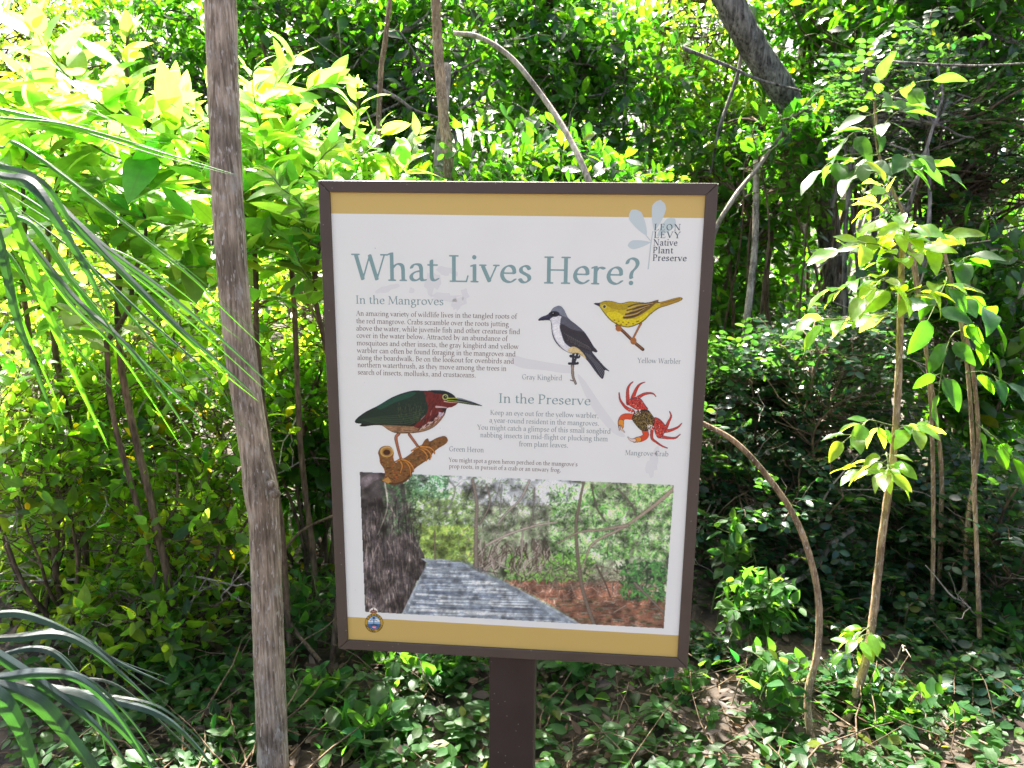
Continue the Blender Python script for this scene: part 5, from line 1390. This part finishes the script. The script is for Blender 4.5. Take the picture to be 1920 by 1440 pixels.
# ------------------------------------------------------------------ palm leaves at the left
def blades(name, label, cat, foot, rachis, items, seed, tint=1.0, mat='frond', slim=1.0):
    """items: pixel polyline points (px, py, Y), greatest width in photo pixels, twist of the blade about its length"""
    rng = np.random.default_rng(seed)
    root = empty(name, foot); tag(root, label, cat, 'palm leaves reaching in from the left')
    TB = Tubes()
    Wr = spline(np.array([at(*q) for q in rachis]), 8)
    foot = np.array(foot)
    TB.add(local(np.vstack([wander(foot, Wr[0], 8, rng, .02, .05)[:-1], Wr]), foot), .010, .004, sides=8)
    TB.build('leaf_stalk', M['stem_green'], root)
    more = []
    for pts, wpx, tw in items:
        dx, dy = rng.normal(0, 14), rng.normal(0, 16)
        more.append(([(a + dx * i / len(pts), b + dy * i / len(pts) - 8 * (i == len(pts) - 1), c + .03) for i, (a, b, c) in enumerate(pts)], wpx * rng.uniform(.35, .6), tw + rng.normal(0, 30)))
    for nb, (pts, wpx, tw) in enumerate(list(items) + more):
        W3 = np.array([at(*q) for q in pts]); P = spline(W3, 10)
        n = len(P); t = np.linspace(0, 1, n)
        wd = wpx * np.mean(W3[:, 1]) / FPX * .40 * slim
        prof = np.clip(t / .12, 0, 1) ** .6 * .55 + .45 * np.clip(t / .3, 0, 1)
        prof = prof * np.clip((1 - t) / .62, 0, 1) ** .75 + .02
        T = unit(np.gradient(P, axis=0)); view = unit(P - CP)
        s0 = unit(np.cross(T, view)); n0 = np.cross(s0, T)
        th = R(tw * .8) + .13 * np.sin(t * 2.2 + rng.uniform(0, 6))
        s_ = s0 * np.cos(th)[:, None] + n0 * np.sin(th)[:, None]; nn = unit(np.cross(s_, T))
        us = np.array([-1, -.5, 0, .5, 1.0])
        V = P[:, None] + (us[None, :] * (wd * prof)[:, None])[..., None] * s_[:, None] + ((np.abs(us)[None] - .5) * .55 * (wd * prof)[:, None])[..., None] * nn[:, None]
        idx = np.arange(n * 5).reshape(n, 5)
        F = np.stack([idx[:-1, :-1], idx[:-1, 1:], idx[1:, 1:], idx[1:, :-1]], -1).reshape(-1, 4)
        uv = np.stack(np.broadcast_arrays(us[None, :] * .9, t[:, None] * 0.02), -1).reshape(-1, 2)
        tn = tint_of(rng, .06, .1, 0) * tint
        mesh_obj('leaf_blade', local(V.reshape(-1, 3), foot), F, M['frond_shade_tone' if nb in (3, 4, 5, 6, 9, 11, 15) else mat], root, smooth=False, uv=uv, col=np.tile(tn, (n * 5, 1)))
    return root

o = at(-260, 420, 1.15)
blades('palm_leaf', 'large palm leaf with long narrow blades fanning over the trunk', 'palm leaf', (o[0] - .1, 1.2, 0),
       [(-330, 480, 1.12), (-200, 300, 1.15), (-80, 240, 1.18), (0, 215, 1.2)], [
    ([(-90, 190, 1.12), (0, 205, 1.15), (150, 240, 1.18), (300, 285, 1.22), (445, 328, 1.27)], 21, 62),
    ([(-90, 205, 1.10), (0, 220, 1.12), (120, 232, 1.15), (260, 270, 1.2), (330, 290, 1.22)], 12, 70),
    ([(-80, 230, 1.15), (0, 275, 1.15), (30, 268, 1.14), (120, 330, 1.12), (260, 440, 1.12), (360, 520, 1.14), (430, 590, 1.16), (535, 690, 1.2)], 17, 40),
    ([(-80, 300, 1.08), (0, 330, 1.08), (60, 345, 1.06), (110, 420, 1.05), (170, 520, 1.06), (205, 600, 1.07)], 42, 10),
    ([(-60, 315, 1.1), (10, 318, 1.1), (80, 345, 1.08), (140, 430, 1.08), (190, 480, 1.08)], 30, -15),
    ([(-60, 280, 1.16), (60, 340, 1.16), (180, 450, 1.15), (300, 540, 1.16), (420, 640, 1.18), (532, 745, 1.2)], 22, 20),
    ([(-40, 310, 1.16), (100, 380, 1.15), (220, 500, 1.14), (330, 610, 1.14), (410, 680, 1.15), (480, 742, 1.16)], 25, 5),
    ([(-20, 330, 1.2), (90, 400, 1.18), (170, 500, 1.17), (260, 610, 1.16), (360, 720, 1.16), (472, 812, 1.18)], 16, 55),
    ([(-20, 360, 1.18), (80, 440, 1.16), (160, 560, 1.15), (250, 660, 1.14), (330, 740, 1.14), (395, 802, 1.15)], 20, 35),
    ([(-30, 350, 1.14), (60, 460, 1.12), (140, 560, 1.11), (230, 640, 1.1), (300, 730, 1.1), (366, 830, 1.11)], 24, 0),
    ([(-30, 300, 1.12), (30, 420, 1.1), (80, 560, 1.09), (130, 680, 1.09), (200, 830, 1.1)], 34, 15),
    ([(-40, 340, 1.1), (0, 450, 1.08), (30, 590, 1.07), (70, 700, 1.07), (112, 812, 1.08)], 30, 20),
    ([(-20, 400, 1.12), (60, 420, 1.1), (130, 520, 1.1), (190, 590, 1.1), (240, 670, 1.1)], 26, 60),
    ([(-40, 420, 1.14), (20, 480, 1.12), (70, 560, 1.12), (140, 650, 1.12), (240, 760, 1.14)], 18, 65),
    ([(10, 360, 1.2), (140, 440, 1.2), (240, 480, 1.2), (330, 540, 1.2), (460, 645, 1.22)], 9, 30),
    ([(20, 380, 1.2), (150, 480, 1.2), (280, 600, 1.2), (380, 690, 1.2), (440, 770, 1.2)], 10, 50),
], 91, slim=.68)
o = at(-300, 1250, .75)
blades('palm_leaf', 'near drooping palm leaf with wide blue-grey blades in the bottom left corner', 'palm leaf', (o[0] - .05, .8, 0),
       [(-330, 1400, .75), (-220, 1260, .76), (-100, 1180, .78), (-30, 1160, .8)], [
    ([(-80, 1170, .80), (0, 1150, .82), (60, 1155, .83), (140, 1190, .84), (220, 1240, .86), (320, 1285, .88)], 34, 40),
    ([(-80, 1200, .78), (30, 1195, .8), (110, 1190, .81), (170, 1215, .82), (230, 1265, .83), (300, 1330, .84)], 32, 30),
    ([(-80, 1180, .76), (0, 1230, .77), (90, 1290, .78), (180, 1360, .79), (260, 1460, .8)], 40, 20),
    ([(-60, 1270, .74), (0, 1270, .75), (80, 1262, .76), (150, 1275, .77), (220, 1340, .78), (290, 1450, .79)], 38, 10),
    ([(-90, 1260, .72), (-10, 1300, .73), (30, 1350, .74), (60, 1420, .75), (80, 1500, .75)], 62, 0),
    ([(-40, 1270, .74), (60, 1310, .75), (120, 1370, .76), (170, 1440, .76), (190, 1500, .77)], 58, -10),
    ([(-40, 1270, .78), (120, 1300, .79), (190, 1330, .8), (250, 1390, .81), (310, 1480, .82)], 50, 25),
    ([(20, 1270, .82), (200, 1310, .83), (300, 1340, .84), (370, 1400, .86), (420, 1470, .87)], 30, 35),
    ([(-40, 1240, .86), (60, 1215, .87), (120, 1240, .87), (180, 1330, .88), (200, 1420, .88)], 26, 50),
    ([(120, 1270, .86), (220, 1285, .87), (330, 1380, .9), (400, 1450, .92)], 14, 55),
], 92, mat='frond_shade_tone', slim=.72)

# ------------------------------------------------------------------ forest floor
def litter():
    rng = np.random.default_rng(55)
    LV = Leaves()
    for k in range(9000):
        Y = 1.6 + 4.4 * rng.uniform() ** 1.5; x = rng.uniform(-.72, .72) * Y
        Ln = rng.uniform(.015, .055)
        c = np.array([(1, .9, .8), (.6, .5, .45), (1.5, 1.4, 1.3), (.8, .55, .35), (1.3, .9, .5)][rng.integers(5)]) * rng.uniform(.6, 1.2)
        LV.add((x, Y, .012 + rng.uniform(0, .05)), unit([rng.normal(), rng.normal(), rng.normal(0, .25)]), unit([rng.normal(0, .4), rng.normal(0, .4), 1]), Ln, Ln * rng.uniform(.3, .55), c, rng.uniform(-.6, .6), rng.uniform(0, .6))
    o = LV.build('leaf_litter', M['dry'], None, rng, 'ovate', 4)
    tag(o, 'brown dead leaves strewn over the forest floor', 'leaf litter', kind='stuff')
    TB = Tubes()
    for k in range(900):
        Y = 1.7 + 3.6 * rng.uniform() ** 1.4; x = rng.uniform(-.72, .72) * Y
        a = rng.uniform(0, pi); l = rng.uniform(.08, .4)
        p = np.array([x, Y, rng.uniform(.01, .09)]); q = p + np.array([cos(a) * l, sin(a) * l, rng.normal(0, .06)])
        TB.add(wander(p, q, 5, rng, .05), rng.uniform(.0012, .004), .001, sides=4)
    o = TB.build('dead_twigs', M['bark_twig'])
    tag(o, 'pale dead twigs scattered on the litter', 'twigs', kind='stuff')
    LV = Leaves(); st = STYLES['herb']
    for k in range(2600):
        Y = 1.72 + 3.8 * rng.uniform() ** 1.4; x = rng.uniform(-.72, .72) * Y
        if Y < 2.0 and abs(x + .53) < .16: continue
        if sin(x * 5.1 + 1.3 * sin(Y * 3.7)) + sin(Y * 4.3 + x) + rng.normal(0, .5) < -.75: continue
        h = rng.uniform(.03, .13)
        for q in range(rng.integers(4, 9)):
            a = rng.uniform(0, 6.28); d = np.array([cos(a), sin(a), rng.uniform(-.2, .5)]); Ln = rng.uniform(.022, .065)
            LV.add((x + rng.normal(0, .015), Y + rng.normal(0, .015), h * rng.uniform(.3, 1)), d, unit([rng.normal(0, .3), rng.normal(0, .3), 1]), Ln, Ln * .5, tint_of(rng, .12, .2, .03), .3, .2)
    o = LV.build('ground_cover', M['herb'], None, rng, 'ovate', 4)
    tag(o, 'low green seedlings and creeping ground cover over the litter', 'ground cover', kind='stuff')
litter()
